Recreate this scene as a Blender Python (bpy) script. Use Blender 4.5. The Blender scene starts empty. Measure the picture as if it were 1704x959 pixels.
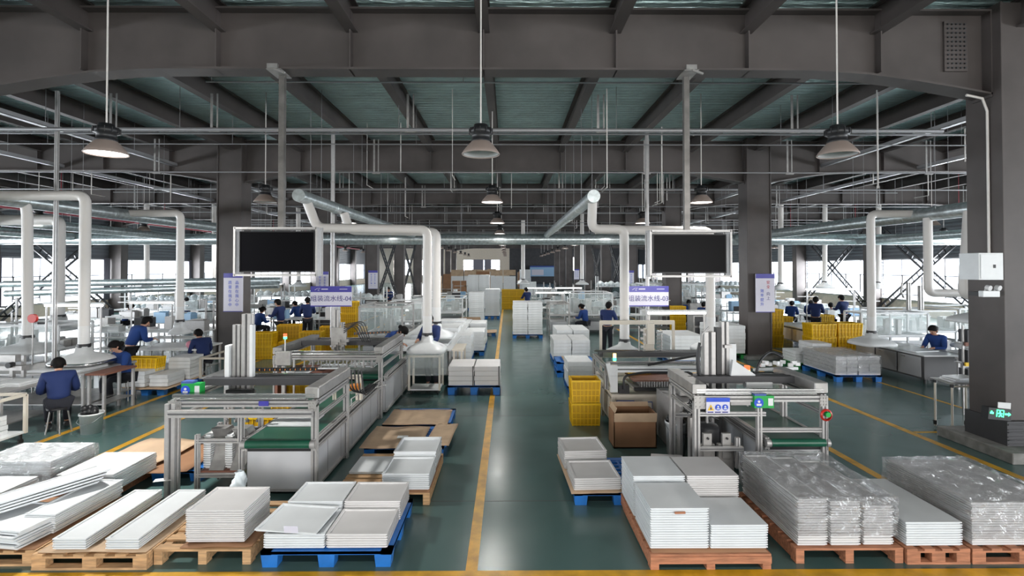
import bpy, math, random
from mathutils import Vector, Matrix
random.seed(7)
PI = math.pi
sc = bpy.context.scene
col = sc.collection
# ------------------------------------------------------------------ camera
FPX, CH = 870.0, 2.8
PITCH, YAW = math.radians(0.8), math.radians(0.46)
PCX, PCY = 852.0, 445.0-870.0*math.tan(PITCH)            # principal point in the 1704x959 frame
cam_d = bpy.data.cameras.new('camera'); cam = bpy.data.objects.new('camera', cam_d); col.objects.link(cam)
cam.location = (0, 0, CH); cam.rotation_euler = (PI/2 + PITCH, 0, -YAW)
cam_d.sensor_width = 36; cam_d.lens = FPX/1704*36
cam_d.shift_y = -(479.5 - PCY)/1704; cam_d.clip_end = 400
sc.camera = cam
# ------------------------------------------------------------------ world, light, exposure
sc.view_settings.view_transform = 'Standard'; sc.view_settings.look = 'None'
sc.view_settings.gamma = 1.0; sc.view_settings.use_curve_mapping = False
sc.view_settings.exposure = 0.62
w = bpy.data.worlds.new('sky'); sc.world = w; w.use_nodes = True
bg = w.node_tree.nodes['Background']; bg.inputs[0].default_value = (.78, .87, 1, 1); bg.inputs[1].default_value = 3.0
sc.cycles.max_bounces = 7; sc.cycles.diffuse_bounces = 4; sc.cycles.glossy_bounces = 4
sc.cycles.transparent_max_bounces = 12; sc.cycles.use_denoising = True
sc.cycles.sample_clamp_indirect = 6.0; sc.cycles.caustics_reflective = False; sc.cycles.caustics_refractive = False
def area(name, loc, rot, sx, sy, watts, color=(1, 1, 1)):
    d = bpy.data.lights.new(name, 'AREA'); d.shape = 'RECTANGLE'; d.size = sx; d.size_y = sy; d.energy = watts; d.color = color
    o = bpy.data.objects.new(name, d); col.objects.link(o); o.location = loc; o.rotation_euler = rot
    return o
S, D1 = 8.35, 8.05                  # bay length, distance to the first frame
XR, XL = 23.6, -24.9                # inner faces of the side walls
YB, YF = -13.0, 94.0                # rear and far wall
SILL, HEAD = 0.9, 3.25
WIN_L = 12.0                         # daylight radiance through the windows
for k in range(-2, 10):
    y0 = D1 + (k-.5)*S
    for X, r in ((XR+.5, PI/2), (XL-.5, -PI/2)):
        a = area('window_daylight', (X, y0, (SILL+HEAD)/2), (0, r, 0), HEAD-SILL, 7.9, 1, (.93, .97, 1))
        a.data.energy = WIN_L * PI * 7.9 * (HEAD-SILL) * (1.0 if X < 0 else 1.05)
for x, k_ in ((-6.5, .2), (2.0, .8), (9.0, .8), (17, .3)):      # area lights before the closed rear wall, added to light the near beam
    area('rear_fill', (x, YB-.3, 2.8), (PI/2, 0, 0), 5.5, 4.0, WIN_L*PI*5.5*4.0*k_, (1, .97, .95))
# ------------------------------------------------------------------ pixel helpers (a place on the plan from a place in the photo)
_R = Matrix.Rotation(-YAW, 3, 'Z') @ Matrix.Rotation(PITCH, 3, 'X')
def ray(x, y): return _R @ Vector(((x-PCX)/FPX, 1, -(y-PCY)/FPX))
def gp(x, y, z=0.0):
    r = ray(x, y); t = (z-CH)/r.z; return Vector((r.x*t, r.y*t, z))
def at(x, y, Y):
    r = ray(x, y); t = Y/r.y; return Vector((r.x*t, Y, CH+r.z*t))
# ------------------------------------------------------------------ mesh builder
class MB:
    def __init__(s): s.v = []; s.f = []; s.m = []; s.sm = []
    def add(s, vs, fs, m=0, smooth=False):
        o = len(s.v); s.v += [Vector(v) for v in vs]
        for f in fs: s.f.append([i+o for i in f]); s.m.append(m); s.sm.append(smooth)
        return s
    def box(s, x0, x1, y0, y1, z0, z1, m=0):
        vs = [(x, y, z) for z in (z0, z1) for y in (y0, y1) for x in (x0, x1)]
        return s.add(vs, [(0,2,3,1),(4,5,7,6),(0,1,5,4),(2,6,7,3),(0,4,6,2),(1,3,7,5)], m)
    def cbox(s, c, d, rz=0, m=0, rx=0, ry=0):
        R = Matrix.Rotation(rz, 3, 'Z') @ Matrix.Rotation(ry, 3, 'Y') @ Matrix.Rotation(rx, 3, 'X'); c = Vector(c)
        vs = [c + R @ Vector((sx*d[0]/2, sy*d[1]/2, sz*d[2]/2)) for sz in (-1,1) for sy in (-1,1) for sx in (-1,1)]
        return s.add(vs, [(0,2,3,1),(4,5,7,6),(0,1,5,4),(2,6,7,3),(0,4,6,2),(1,3,7,5)], m)
    def basis(s, p, q):
        d = (Vector(q)-Vector(p)); d.normalize()
        u = Vector((0,0,1)) if abs(d.z) < .9 else Vector((0,1,0))
        a = d.cross(u); a.normalize(); b = a.cross(d); return d, a, b
    def sweep(s, p, q, poly, m=0, smooth=False, caps=True):
        p, q = Vector(p), Vector(q); d, a, b = s.basis(p, q); n = len(poly)
        vs = [p + a*x + b*y for x, y in poly] + [q + a*x + b*y for x, y in poly]
        fs = [(i, (i+1) % n, n+(i+1) % n, n+i) for i in range(n)]
        s.add(vs, fs, m, smooth)
        if caps: s.add(vs, [tuple(range(n))[::-1], tuple(range(n, 2*n))], m)
        return s
    def bar(s, p, q, w_, h_=None, m=0):
        h_ = h_ or w_; x, y = w_/2, h_/2
        return s.sweep(p, q, [(-x,-y),(x,-y),(x,y),(-x,y)], m)
    def prof(s, p, q, w_, m=0):      # slotted aluminium profile
        a = w_/2; g = w_*.09; t = w_*.12; L = []
        side = [(-a,-a), (-g*1.6,-a), (-g,-a+t), (g,-a+t), (g*1.6,-a)]
        for k in range(4):
            c, n = math.cos(k*PI/2), math.sin(k*PI/2)
            L += [(x*c-y*n, x*n+y*c) for x, y in side]
        s.sweep(p, q, L, m); k0 = len(s.m)-22
        for k in range(4): s.m[k0+k*5+2] = m+1
        return s
    def cyl(s, p, q, r, n=12, m=0, r2=None, caps=True):
        p, q = Vector(p), Vector(q); d, a, b = s.basis(p, q); r2 = r if r2 is None else r2
        vs = [p + (a*math.cos(t)+b*math.sin(t))*r for t in [2*PI*i/n for i in range(n)]] + \
             [q + (a*math.cos(t)+b*math.sin(t))*r2 for t in [2*PI*i/n for i in range(n)]]
        s.add(vs, [(i, (i+1) % n, n+(i+1) % n, n+i) for i in range(n)], m, True)
        if caps: s.add(vs, [tuple(range(n))[::-1], tuple(range(n, 2*n))], m)
        return s
    def tube(s, pts, r, n=10, m=0, caps=True):
        pts = [Vector(p) for p in pts]; N = len(pts); rings = []; a = None
        for i, p in enumerate(pts):
            d = (pts[min(i+1, N-1)]-pts[max(i-1, 0)]).normalized()
            if a is None:
                u = Vector((0,0,1)) if abs(d.z) < .9 else Vector((1,0,0)); a = d.cross(u).normalized()
            else: a = (a - d*a.dot(d)).normalized()
            b = d.cross(a); rr = r[i] if isinstance(r, (list, tuple)) else r
            rings.append([p + (a*math.cos(2*PI*k/n)+b*math.sin(2*PI*k/n))*rr for k in range(n)])
        vs = [v for g in rings for v in g]
        s.add(vs, [(i*n+k, i*n+(k+1) % n, (i+1)*n+(k+1) % n, (i+1)*n+k) for i in range(N-1) for k in range(n)], m, True)
        if caps: s.add(vs, [tuple(range(n))[::-1], tuple(range((N-1)*n, N*n))], m)
        return s
    def lathe(s, c, prf, n=24, m=0, smooth=True, sq=0.0):    # sq > 0: rounded-square section
        c = Vector(c); vs = []
        for r, z in prf:
            for k in range(n):
                t = 2*PI*k/n; f = 1.0
                if sq: f = (abs(math.cos(t))**(2+sq*6)+abs(math.sin(t))**(2+sq*6))**(-1/(2+sq*6))
                vs.append(c + Vector((math.cos(t)*r*f, math.sin(t)*r*f, z)))
        return s.add(vs, [(i*n+k, i*n+(k+1) % n, (i+1)*n+(k+1) % n, (i+1)*n+k) for i in range(len(prf)-1) for k in range(n)], m, smooth)
    def ball(s, c, r, n=10, m=0, sz=1.0):
        return s.lathe(c, [(max(1e-4, r*math.cos(-PI/2+PI*i/n)), r*sz*math.sin(-PI/2+PI*i/n)) for i in range(n+1)], n*2, m)
    def turn(s, a, c=(0,0,0), ax='Z'):
        R = Matrix.Rotation(a, 3, ax); c = Vector(c); s.v = [c + R @ (v-c) for v in s.v]; return s
    def move(s, d): d = Vector(d); s.v = [v+d for v in s.v]; return s
    def build(s, name, mats, parent=None, bevel=0, solid=0):
        me = bpy.data.meshes.new(name); off = Vector((0,0,0)); p = parent
        while p is not None: off += p.location; p = p.parent
        me.from_pydata([v-off for v in s.v], [], s.f)
        if not isinstance(mats, (list, tuple)): mats = [mats]
        if len(mats) == 1 and 1 in s.m: mats = [mats[0], M['slot']]
        for m_ in mats: me.materials.append(m_)
        me.polygons.foreach_set('material_index', s.m); me.polygons.foreach_set('use_smooth', s.sm); me.update()
        o = bpy.data.objects.new(name, me); col.objects.link(o)
        if parent: o.parent = parent
        if solid:
            k = o.modifiers.new('solid', 'SOLIDIFY'); k.thickness = solid
        if bevel:
            k = o.modifiers.new('bevel', 'BEVEL'); k.width = bevel; k.segments = 1; k.limit_method = 'ANGLE'
        return o
def tag(o, label=None, cat=None, group=None, kind=None):
    if label: o['label'] = label
    if cat: o['category'] = cat
    if group: o['group'] = group
    if kind: o['kind'] = kind
    return o
def thing(name, label, cat, loc=(0,0,0), group=None):
    o = bpy.data.objects.new(name, None); col.objects.link(o); o.location = loc; o.empty_display_size = .1
    return tag(o, label, cat, group)
def struct(name, mb, mats, bevel=0): return tag(mb.build(name, mats, bevel=bevel), kind='structure')
def dup(o, loc=None, rz=None, label=None, group=None, parent=None):
    c = o.copy(); col.objects.link(c)
    if parent: c.parent = parent
    if loc is not None: c.location = loc
    if rz is not None: c.rotation_euler = (0, 0, rz)
    if label: c['label'] = label
    if group: c['group'] = group
    for ch in list(o.children): dup(ch, parent=c)
    return c
ORDS = ['topmost', 'second', 'third', 'fourth', 'fifth', 'sixth', 'seventh', 'eighth', 'ninth', 'tenth', 'eleventh', 'twelfth', 'thirteenth', 'fourteenth', 'fifteenth', 'sixteenth', 'seventeenth', 'eighteenth', 'nineteenth', 'twentieth', 'lowest']
def fit(s): return s if len(s.split()) <= 16 else None
class Maker:                          # first use moves the original, later uses copy it
    def __init__(s, o): s.o = o; s.used = False
    def __call__(s, loc, rz=0, label=None, group=None):
        if not s.used:
            s.used = True; s.src = s.o; s.o.location = loc; s.o.rotation_euler = (0, 0, rz)
            if label: s.o['label'] = label
            if group: s.o['group'] = group
            return s.o
        return dup(s.src, loc, rz, label, group)
# ------------------------------------------------------------------ materials
def mat(name, c, rough=.5, metal=0, noise=0, nscale=6, bump=0, bscale=40, emit=None, es=0, alpha=1, trans=0, coat=0, stretch=None, spec=.5, c2=None):
    m = bpy.data.materials.new(name); m.use_nodes = True; nt = m.node_tree; b = nt.nodes['Principled BSDF']
    c = tuple(c)+(1,)
    b.inputs['Base Color'].default_value = c; b.inputs['Roughness'].default_value = rough; b.inputs['Metallic'].default_value = metal
    b.inputs['Specular IOR Level'].default_value = spec
    tc = nt.nodes.new('ShaderNodeTexCoord'); mp = nt.nodes.new('ShaderNodeMapping'); nt.links.new(tc.outputs['Object'], mp.inputs[0])
    if stretch: mp.inputs['Scale'].default_value = stretch
    if noise or c2:
        n = nt.nodes.new('ShaderNodeTexNoise'); n.inputs['Scale'].default_value = nscale; n.inputs['Detail'].default_value = 4
        nt.links.new(mp.outputs[0], n.inputs['Vector'])
        r = nt.nodes.new('ShaderNodeValToRGB'); k = noise
        r.color_ramp.elements[0].position = .35; r.color_ramp.elements[1].position = .65
        r.color_ramp.elements[0].color = tuple(x*(1-k) for x in c[:3])+(1,)
        r.color_ramp.elements[1].color = (tuple(c2)+(1,)) if c2 else tuple(min(1, x*(1+k)) for x in c[:3])+(1,)
        nt.links.new(n.outputs[0], r.inputs[0]); nt.links.new(r.outputs[0], b.inputs['Base Color'])
    if bump:
        n = nt.nodes.new('ShaderNodeTexNoise'); n.inputs['Scale'].default_value = bscale
        nt.links.new(mp.outputs[0], n.inputs['Vector'])
        bp = nt.nodes.new('ShaderNodeBump'); bp.inputs['Strength'].default_value = bump; bp.inputs['Distance'].default_value = .01
        nt.links.new(n.outputs[0], bp.inputs['Height']); nt.links.new(bp.outputs[0], b.inputs['Normal'])
    if emit: b.inputs['Emission Color'].default_value = tuple(emit)+(1,); b.inputs['Emission Strength'].default_value = es
    if alpha < 1: b.inputs['Alpha'].default_value = alpha
    if trans: b.inputs['Transmission Weight'].default_value = trans
    if coat: b.inputs['Coat Weight'].default_value = coat
    return m
def wave_mat(name, c, axis, scale, depth=.02, rough=.5, metal=0, dist=0, strength=1.0, noise=0, wrink=0, tc_kind='Object'):
    m = mat(name, c, rough, metal, noise=noise, nscale=2); nt = m.node_tree; b = nt.nodes['Principled BSDF']
    tc = nt.nodes.new('ShaderNodeTexCoord'); wv = nt.nodes.new('ShaderNodeTexWave'); wv.bands_direction = axis
    wv.inputs['Scale'].default_value = scale; wv.inputs['Distortion'].default_value = dist
    nt.links.new(tc.outputs[tc_kind], wv.inputs[0]); h = wv.outputs[1]
    if wrink:
        n = nt.nodes.new('ShaderNodeTexNoise'); n.inputs['Scale'].default_value = 5; n.inputs['Detail'].default_value = 5
        mp = nt.nodes.new('ShaderNodeMapping'); mp.inputs['Scale'].default_value = (1, 4, 1) if axis == 'Y' else (4, 1, 1)
        nt.links.new(tc.outputs[tc_kind], mp.inputs[0]); nt.links.new(mp.outputs[0], n.inputs[0])
        ad = nt.nodes.new('ShaderNodeMath'); ad.operation = 'MULTIPLY_ADD'; ad.inputs[1].default_value = wrink
        nt.links.new(n.outputs[0], ad.inputs[0]); nt.links.new(h, ad.inputs[2]); h = ad.outputs[0]
    bp = nt.nodes.new('ShaderNodeBump'); bp.inputs['Strength'].default_value = strength; bp.inputs['Distance'].default_value = depth
    nt.links.new(h, bp.inputs['Height']); nt.links.new(bp.outputs[0], b.inputs['Normal'])
    return m
M = {}
M['steel'] = mat('grey_steel_paint', (.080, .068, .065), .55, noise=.2, nscale=.9)
M['steel_d'] = mat('dark_steel_paint', (.05, .05, .055), .5, noise=.15, nscale=2)
M['deck'] = wave_mat('foil_deck', (.55, .72, .72), 'Y', 1.6, .06, .38, .75, 0, 1, .1, 2.2)
M['siding'] = wave_mat('wall_siding', (.17, .18, .2), 'Z', 1.5, .04, .5, .3, 0, .8)
M['cream'] = mat('cream_wall', (.74, .64, .53), .7, noise=.05)
M['mull'] = mat('window_frame_grey', (.35, .35, .37), .5)
M['white'] = mat('white_paint', (.74, .76, .77), .35, noise=.03)
M['tray'] = mat('white_tray', (.72, .75, .77), .4, noise=.03, nscale=3)
M['tray2'] = mat('white_tray_warm', (.68, .67, .67), .4, noise=.03, nscale=3)
M['wlayer'] = mat('white_layer', (.75, .77, .78), .5, noise=.05)
M['pvc'] = mat('white_pipe', (.68, .65, .62), .4)
M['galv'] = mat('galvanised_duct', (.5, .55, .56), .32, .75, noise=.18, nscale=9, bump=.15, bscale=12)
M['alu'] = mat('aluminium', (.44, .43, .425), .4, .4, noise=.05, nscale=20)
M['alu_d'] = mat('dull_aluminium', (.36, .35, .34), .42, .6, noise=.12, nscale=8)
M['chrome'] = mat('bright_metal', (.5, .5, .5), .22, 1)
M['pole'] = mat('galvanised_pole', (.20, .19, .18), .4, .5, noise=.2, nscale=6)
M['slot'] = mat('profile_slot_shade', (.10, .10, .105), .6)  # dark tone paints in the shade of profile grooves, also used for seams
M['pipe'] = mat('grey_pipe', (.30, .30, .31), .4, .4)
M['tray_c'] = mat('cable_tray_paint', (.48, .48, .5), .4, .4)
M['black'] = mat('black_plastic', (.015, .015, .017), .45)
M['screen'] = mat('tv_screen', (.003, .003, .004), .3, spec=.05)
M['blue'] = mat('blue_plastic', (.02, .16, .52), .4, noise=.15, nscale=5)
M['green_p'] = mat('green_pallet', (.02, .3, .06), .5)
M['wood'] = mat('pallet_wood', (.50, .31, .16), .75, noise=.25, nscale=5, stretch=(1, 8, 8), bump=.3, bscale=30)
M['wood_r'] = mat('reddish_pallet_wood', (.40, .17, .09), .75, noise=.25, nscale=5, stretch=(1, 8, 8), bump=.3, bscale=30)
M['card'] = mat('cardboard', (.50, .36, .24), .8, noise=.12, nscale=3)
M['card_d'] = mat('brown_cardboard', (.28, .145, .075), .8, noise=.08, nscale=3)
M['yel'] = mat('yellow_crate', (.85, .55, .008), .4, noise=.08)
M['yline'] = mat('yellow_floor_paint', (.62, .33, .02), .35, noise=.22, nscale=5)
M['belt'] = mat('green_belt', (.010, .085, .05), .32, noise=.15, nscale=2)
M['cabw'] = mat('cabinet_panel', (.50, .51, .53), .3, noise=.04, nscale=2)
M['cream_p'] = mat('cream_paint', (.62, .57, .49), .4)
M['concrete'] = mat('concrete', (.22, .22, .21), .8, noise=.2, nscale=8, bump=.3)
M['navy'] = mat('navy_cloth', (.008, .022, .10), .85, bump=.4, bscale=14)
M['navy2'] = mat('blue_cloth', (.01, .045, .2), .85, bump=.4, bscale=14)
M['trous'] = mat('dark_trousers', (.012, .013, .02), .9)
M['skin'] = mat('skin', (.52, .29, .2), .5)
M['hair'] = mat('black_hair', (.006, .005, .005), .7, spec=.15)
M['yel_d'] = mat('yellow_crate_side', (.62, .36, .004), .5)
M['shoe'] = mat('shoe', (.03, .03, .035), .6)
M['sign_w'] = mat('sign_white', (.72, .70, .80), .3)
M['sign_b'] = mat('sign_blue', (.06, .055, .36), .3)
M['ink'] = mat('sign_ink', (.035, .03, .22), .4)
M['inkr'] = mat('sign_red', (.55, .02, .04), .4)
M['red'] = mat('red_plastic', (.55, .03, .02), .35)
M['green'] = mat('green_plastic', (.01, .35, .06), .4)
M['bluev'] = mat('vivid_blue', (.02, .08, .6), .4)
M['orange'] = mat('orange_plastic', (.75, .25, .03), .4)
M['brown'] = mat('brown_board', (.22, .09, .06), .6)
M['redpipe'] = mat('red_fire_pipe', (.48, .06, .09), .4)
M['lampw'] = mat('lamp_reflector', (.30, .24, .21), .45)
M['lampin'] = mat('lamp_inside', (.6, .6, .6), .3)
M['lit'] = mat('lit_lamp', (1, 1, 1), .5, emit=(1, .98, .95), es=5)
M['tubelit'] = mat('lit_tube', (1, 1, 1), .5, emit=(1, 1, .98), es=6)
M['led_g'] = mat('green_led', (0, .3, .05), .5, emit=(.05, 1, .3), es=4)
M['led_r'] = mat('red_led', (.3, 0, 0), .5, emit=(1, .1, .03), es=2)
M['led_o'] = mat('amber_led', (.3, .1, 0), .5, emit=(1, .55, .15), es=4)
M['glass'] = mat('clear_sheet', (.8, .9, .9), .06, trans=0, alpha=.22)
M['curtain'] = mat('grey_curtain', (.22, .21, .25), .9, bump=.6, bscale=6, stretch=(1, 6, .2))
M['pink'] = mat('pink_cloth', (.7, .3, .38), .8)
M['bluish'] = mat('blue_wrap', (.3, .5, .72), .4)
M['bag'] = mat('frosted_bag', (.62, .68, .70), .25, noise=.18, nscale=7, bump=1, bscale=9)
M['panelblue'] = mat('blue_cover', (.05, .1, .35), .4)
# shrink film: clear, crinkled, glossy
m = bpy.data.materials.new('shrink_film'); m.use_nodes = True; nt = m.node_tree; nt.nodes.clear()
out = nt.nodes.new('ShaderNodeOutputMaterial'); mx = nt.nodes.new('ShaderNodeMixShader'); tr = nt.nodes.new('ShaderNodeBsdfTransparent')
tr.inputs[0].default_value = (.97, .975, .98, 1)
gl = nt.nodes.new('ShaderNodeBsdfGlossy'); gl.inputs['Roughness'].default_value = .10; gl.inputs['Color'].default_value = (1, 1, 1, 1)
tc = nt.nodes.new('ShaderNodeTexCoord'); mp = nt.nodes.new('ShaderNodeMapping'); mp.inputs['Scale'].default_value = (5, 1.6, 5)
nz = nt.nodes.new('ShaderNodeTexNoise'); nz.inputs['Scale'].default_value = 3; nz.inputs['Detail'].default_value = 6; nz.inputs['Distortion'].default_value = 2.0
bp = nt.nodes.new('ShaderNodeBump'); bp.inputs['Strength'].default_value = 1; bp.inputs['Distance'].default_value = .2
fr = nt.nodes.new('ShaderNodeLayerWeight'); fr.inputs[0].default_value = .35
ma = nt.nodes.new('ShaderNodeMath'); ma.operation = 'MULTIPLY_ADD'; ma.inputs[1].default_value = .45; ma.inputs[2].default_value = .03
for a_, b_ in ((tc.outputs['Object'], mp.inputs[0]), (mp.outputs[0], nz.inputs[0]), (nz.outputs[0], bp.inputs['Height']), (bp.outputs[0], gl.inputs['Normal']),
               (bp.outputs[0], fr.inputs['Normal']), (fr.outputs['Facing'], ma.inputs[0]), (ma.outputs[0], mx.inputs[0]), (tr.outputs[0], mx.inputs[1]),
               (gl.outputs[0], mx.inputs[2])): nt.links.new(a_, b_)
m2 = nt.nodes.new('ShaderNodeMixShader'); m2.inputs[0].default_value = .16; df = nt.nodes.new('ShaderNodeBsdfDiffuse'); df.inputs[0].default_value = (.85, .86, .87, 1)
for a_, b_ in ((mx.outputs[0], m2.inputs[1]), (df.outputs[0], m2.inputs[2]), (bp.outputs[0], df.inputs['Normal']), (m2.outputs[0], out.inputs[0])): nt.links.new(a_, b_)
M['film'] = m
# epoxy floor
m = mat('green_epoxy', (.04, .085, .08), .2, spec=.5); nt = m.node_tree; b = nt.nodes['Principled BSDF']
tc = nt.nodes.new('ShaderNodeTexCoord'); n1 = nt.nodes.new('ShaderNodeTexNoise'); n1.inputs['Scale'].default_value = .7; n1.inputs['Detail'].default_value = 3
n2 = nt.nodes.new('ShaderNodeTexNoise'); n2.inputs['Scale'].default_value = 2.5; n2.inputs['Detail'].default_value = 3
r1 = nt.nodes.new('ShaderNodeValToRGB'); r1.color_ramp.elements[0].position = .3; r1.color_ramp.elements[1].position = .7
r1.color_ramp.elements[0].color = (.060, .115, .110, 1); r1.color_ramp.elements[1].color = (.085, .150, .142, 1)
r2 = nt.nodes.new('ShaderNodeMapRange'); r2.inputs[1].default_value = .3; r2.inputs[2].default_value = .7; r2.inputs[3].default_value = .20; r2.inputs[4].default_value = .26
bp = nt.nodes.new('ShaderNodeBump'); bp.inputs['Strength'].default_value = .04; bp.inputs['Distance'].default_value = .004
for a_, b_ in ((tc.outputs['Object'], n1.inputs[0]), (tc.outputs['Object'], n2.inputs[0]), (n1.outputs[0], r1.inputs[0]), (r1.outputs[0], b.inputs['Base Color']),
               (n2.outputs[0], r2.inputs[0]), (r2.outputs[0], b.inputs['Roughness']), (n1.outputs[0], bp.inputs['Height']), (bp.outputs[0], b.inputs['Normal'])): nt.links.new(a_, b_)
M['floor'] = m
def text_geo(s_, size, ax='CENTER', bold=0):
    c = bpy.data.curves.new('lettering', 'FONT'); c.body = s_; c.size = size; c.align_x = ax; c.align_y = 'CENTER'; c.extrude = .001; c.offset = bold
    o = bpy.data.objects.new('lettering', c); col.objects.link(o); bpy.context.view_layer.update()
    me = bpy.data.meshes.new_from_object(o.evaluated_get(bpy.context.evaluated_depsgraph_get()))
    vs = [v.co.copy() for v in me.vertices]; fs = [tuple(p.vertices) for p in me.polygons]
    bpy.data.objects.remove(o); bpy.data.curves.remove(c); bpy.data.meshes.remove(me); return vs, fs
def text_add(mb, s_, size, loc, m=0, bold=0):
    vs, fs = text_geo(s_, size, bold=bold); x, y, z = loc; mb.add([(x+v.x, y-v.z, z+v.y) for v in vs], fs, m)
# ================================================================== SHELL
ZT, ZB, ZJ = 6.72, 5.80, 6.42         # top and bottom of main beams, bottom of joists
mb = MB(); mb.box(XL-.2, XR+.2, YB, YF, -.2, 0); struct('floor', mb, M['floor'])
mb = MB(); mb.box(XL-.2, XR+.2, YB, YF, 6.85, 6.95); struct('ceiling', mb, M['deck'])
mb = MB()
for y in (2.6, 6.3, 9.9, 16.4, 24.8, 33): mb.box(XL, XR, y-.004, y+.004, 0, .0012)
struct('trim_1', mb, M['black'])
def fline(x0, x1, y0, y1, label, mm='yline'):
    mb = MB(); mb.box(x0, x1, y0, y1, 0, .003); tag(mb.build('floor_line', M[mm]), label, 'floor marking')
fline(XL, XR, 4.74, 4.86, 'yellow line crossing the whole floor in front of the nearest pallets')
fline(-.39, -.28, 4.86, 62, 'long yellow line down the middle of the central aisle')
fline(-7.55, -7.43, 5, 55, 'yellow line beside the seated workers on the left')
fline(-6.1, -5.98, 4.86, 55, 'yellow line left of the left conveyor machine')
fline(4.9, 5.02, 4.86, 50, 'yellow line just right of the right conveyor machine')
fline(6.76, 6.88, 4.86, 50, 'yellow line running to the foot of the near right column')
fline(9.0, 9.08, 8.9, 20, 'thin yellow line in front of the white cabinet bench on the right')
fline(6.9, 9.0, 8.82, 8.89, 'short thin yellow cross line behind the near right column')
# side walls
def side_wall(side, X, sgn):
    mb = MB(); a, b_ = (X, X+.25*sgn) if sgn > 0 else (X+.25*sgn, X)
    mb.box(a, b_, YB, YF, 0, SILL, 0); mb.box(a, b_, YB, YF, HEAD, 6.9, 1)
    for k in range(-3, 12):
        y = D1+k*S; 
        if y < YF: mb.box(a, b_, y-.3, y+.3, SILL, HEAD, 1)
    struct('wall_'+side, mb, [M['cream'], M['siding']])
    mb = MB(); mb.box(X-.03*sgn-.03, X-.03*sgn+.03, YB, YF, HEAD, HEAD+.09); mb.box(X-.05*sgn-.05, X-.05*sgn+.05, YB, YF, SILL-.06, SILL)
    struct('trim_2' if sgn > 0 else 'trim_3', mb, M['mull'])
    for k in range(-2, 11):
        y1 = D1+k*S-.3; y0 = D1+(k-1)*S+.3
        if y0 > YF-2: continue
        mb = MB(); xx = X+.12*sgn; t = .03
        for i in range(6):
            y = y0+(y1-y0)*i/5; mb.box(xx-t, xx+t, y-.03, y+.03, SILL, HEAD)
        z = SILL+(HEAD-SILL)*.60; mb.box(xx-t, xx+t, y0, y1, z-.025, z+.025)
        for i in (1, 3):
            ya = y0+(y1-y0)*i/5; yb = y0+(y1-y0)*(i+1)/5
            for q in (ya+.05, yb-.05): mb.box(xx-t, xx+t, q-.03, q+.03, SILL+.3, z)
            mb.box(xx-t, xx+t, ya, yb, SILL+.25, SILL+.31)
        o = mb.build('window_%d' % ((k+3) if sgn > 0 else (k+20)), M['mull']); o['kind'] = 'structure'
side_wall('left', XL, -1); side_wall('right', XR, 1)
# far wall: pale wall with windows left, dark wall right
mb = MB()
wins = [(-20.5, -17.5), (-15.5, -12.2), (-8.0, -1.4)]
xs = [XL] + [v for w_ in wins for v in w_] + [0.3]
for i in range(0, len(xs), 2): mb.box(xs[i], xs[i+1], YF, YF+.3, 0, 4.1, 0)
for a, b_ in wins: mb.box(a, b_, YF, YF+.3, 0, 1.4, 0)
mb.box(XL, .3, YF, YF+.3, 4.1, 6.9, 0); mb.box(.3, XR, YF, YF+.3, 0, 6.9, 1); struct('wall_far', mb, [M['cream'], M['steel_d']])
for i, (a, b_) in enumerate(wins):
    mb = MB(); n = max(2, int((b_-a)/1.4))
    for k in range(n+1): x = a+(b_-a)*k/n; mb.box(x-.05, x+.05, YF+.1, YF+.2, 1.4, 4.1)
    mb.box(a, b_, YF+.1, YF+.2, 2.9, 3.0); struct('window_%d' % (40+i), mb, M['mull'])
    area('far_daylight', ((a+b_)/2, YF+.6, 2.75), (-PI/2, 0, 0), b_-a, 2.7, WIN_L*PI*(b_-a)*2.7)
cu = MB(); cu.box(-6.2, -4.4, YF-.1, YF+.01, 1.3, 4.2); cu.box(-4.2, -3.0, YF-.1, YF+.01, 1.3, 4.2)
tag(cu.build('curtain', M['curtain']), 'grey curtains hanging in the middle of the far end window', 'curtain', kind='stuff')
mb = MB(); mb.box(XL, XR, YB-.9, YB-.6, 0, 6.9); struct('wall_rear', mb, M['cream'])
# curtains on the left windows
for i, (y, wd) in enumerate(((D1+S*1.93, .5), (D1+2.1*S, .4), (D1+S*2.93, .5), (D1+S*3.08, .4), (D1+S*3.95, .4))):
    mb = MB(); n = 12
    pts = [(XL+.12+.04*math.sin(k*2.3), y-wd/2+wd*k/n) for k in range(n+1)]
    vs = [(x, yy, z) for z in (SILL-.1, HEAD+.1) for x, yy in pts]
    mb.add(vs, [(k, k+1, n+2+k, n+1+k) for k in range(n)], 0, True)
    tag(mb.build('curtain', M['curtain'], solid=.02), 'dark grey curtain gathered at a left wall window pier', 'curtain', 'curtains of the left wall windows')
# ------------------------------------------------------------------ frames: columns, beams, joists
COLX = (-24.5, -8.56, 7.78, 23.2)
def column_mb(x, y, near=False):
    w_, d_ = .76, .62; mb = MB(); x0, x1 = x-w_/2, x+w_/2
    mb.box(x0, x0+.04, y-d_/2, y+d_/2, 0, 6.8); mb.box(x1-.04, x1, y-d_/2, y+d_/2, 0, 6.8)
    mb.box(x0+.04, x1-.04, y-d_/2+.03, y+d_/2-.03, 0, 6.8)
    return mb
PL = [['', 'second', 'third', 'fourth', 'fifth', 'sixth', 'seventh', 'eighth', 'ninth', 'tenth', 'eleventh']]
for k in range(0, 10):
    y = D1+k*S
    for j, x in enumerate(COLX):
        if k == 0 and j != 2: continue
        if j in (0, 3) and k < 1: continue
        mb = column_mb(x, y)
        row = ['left wall', 'left row', 'right row', 'right wall'][j]
        o = struct('trim_%d' % (10+k*4+j), mb, M['steel'] if not (k == 1 and j == 1) else M['steel'], .006)
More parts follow.
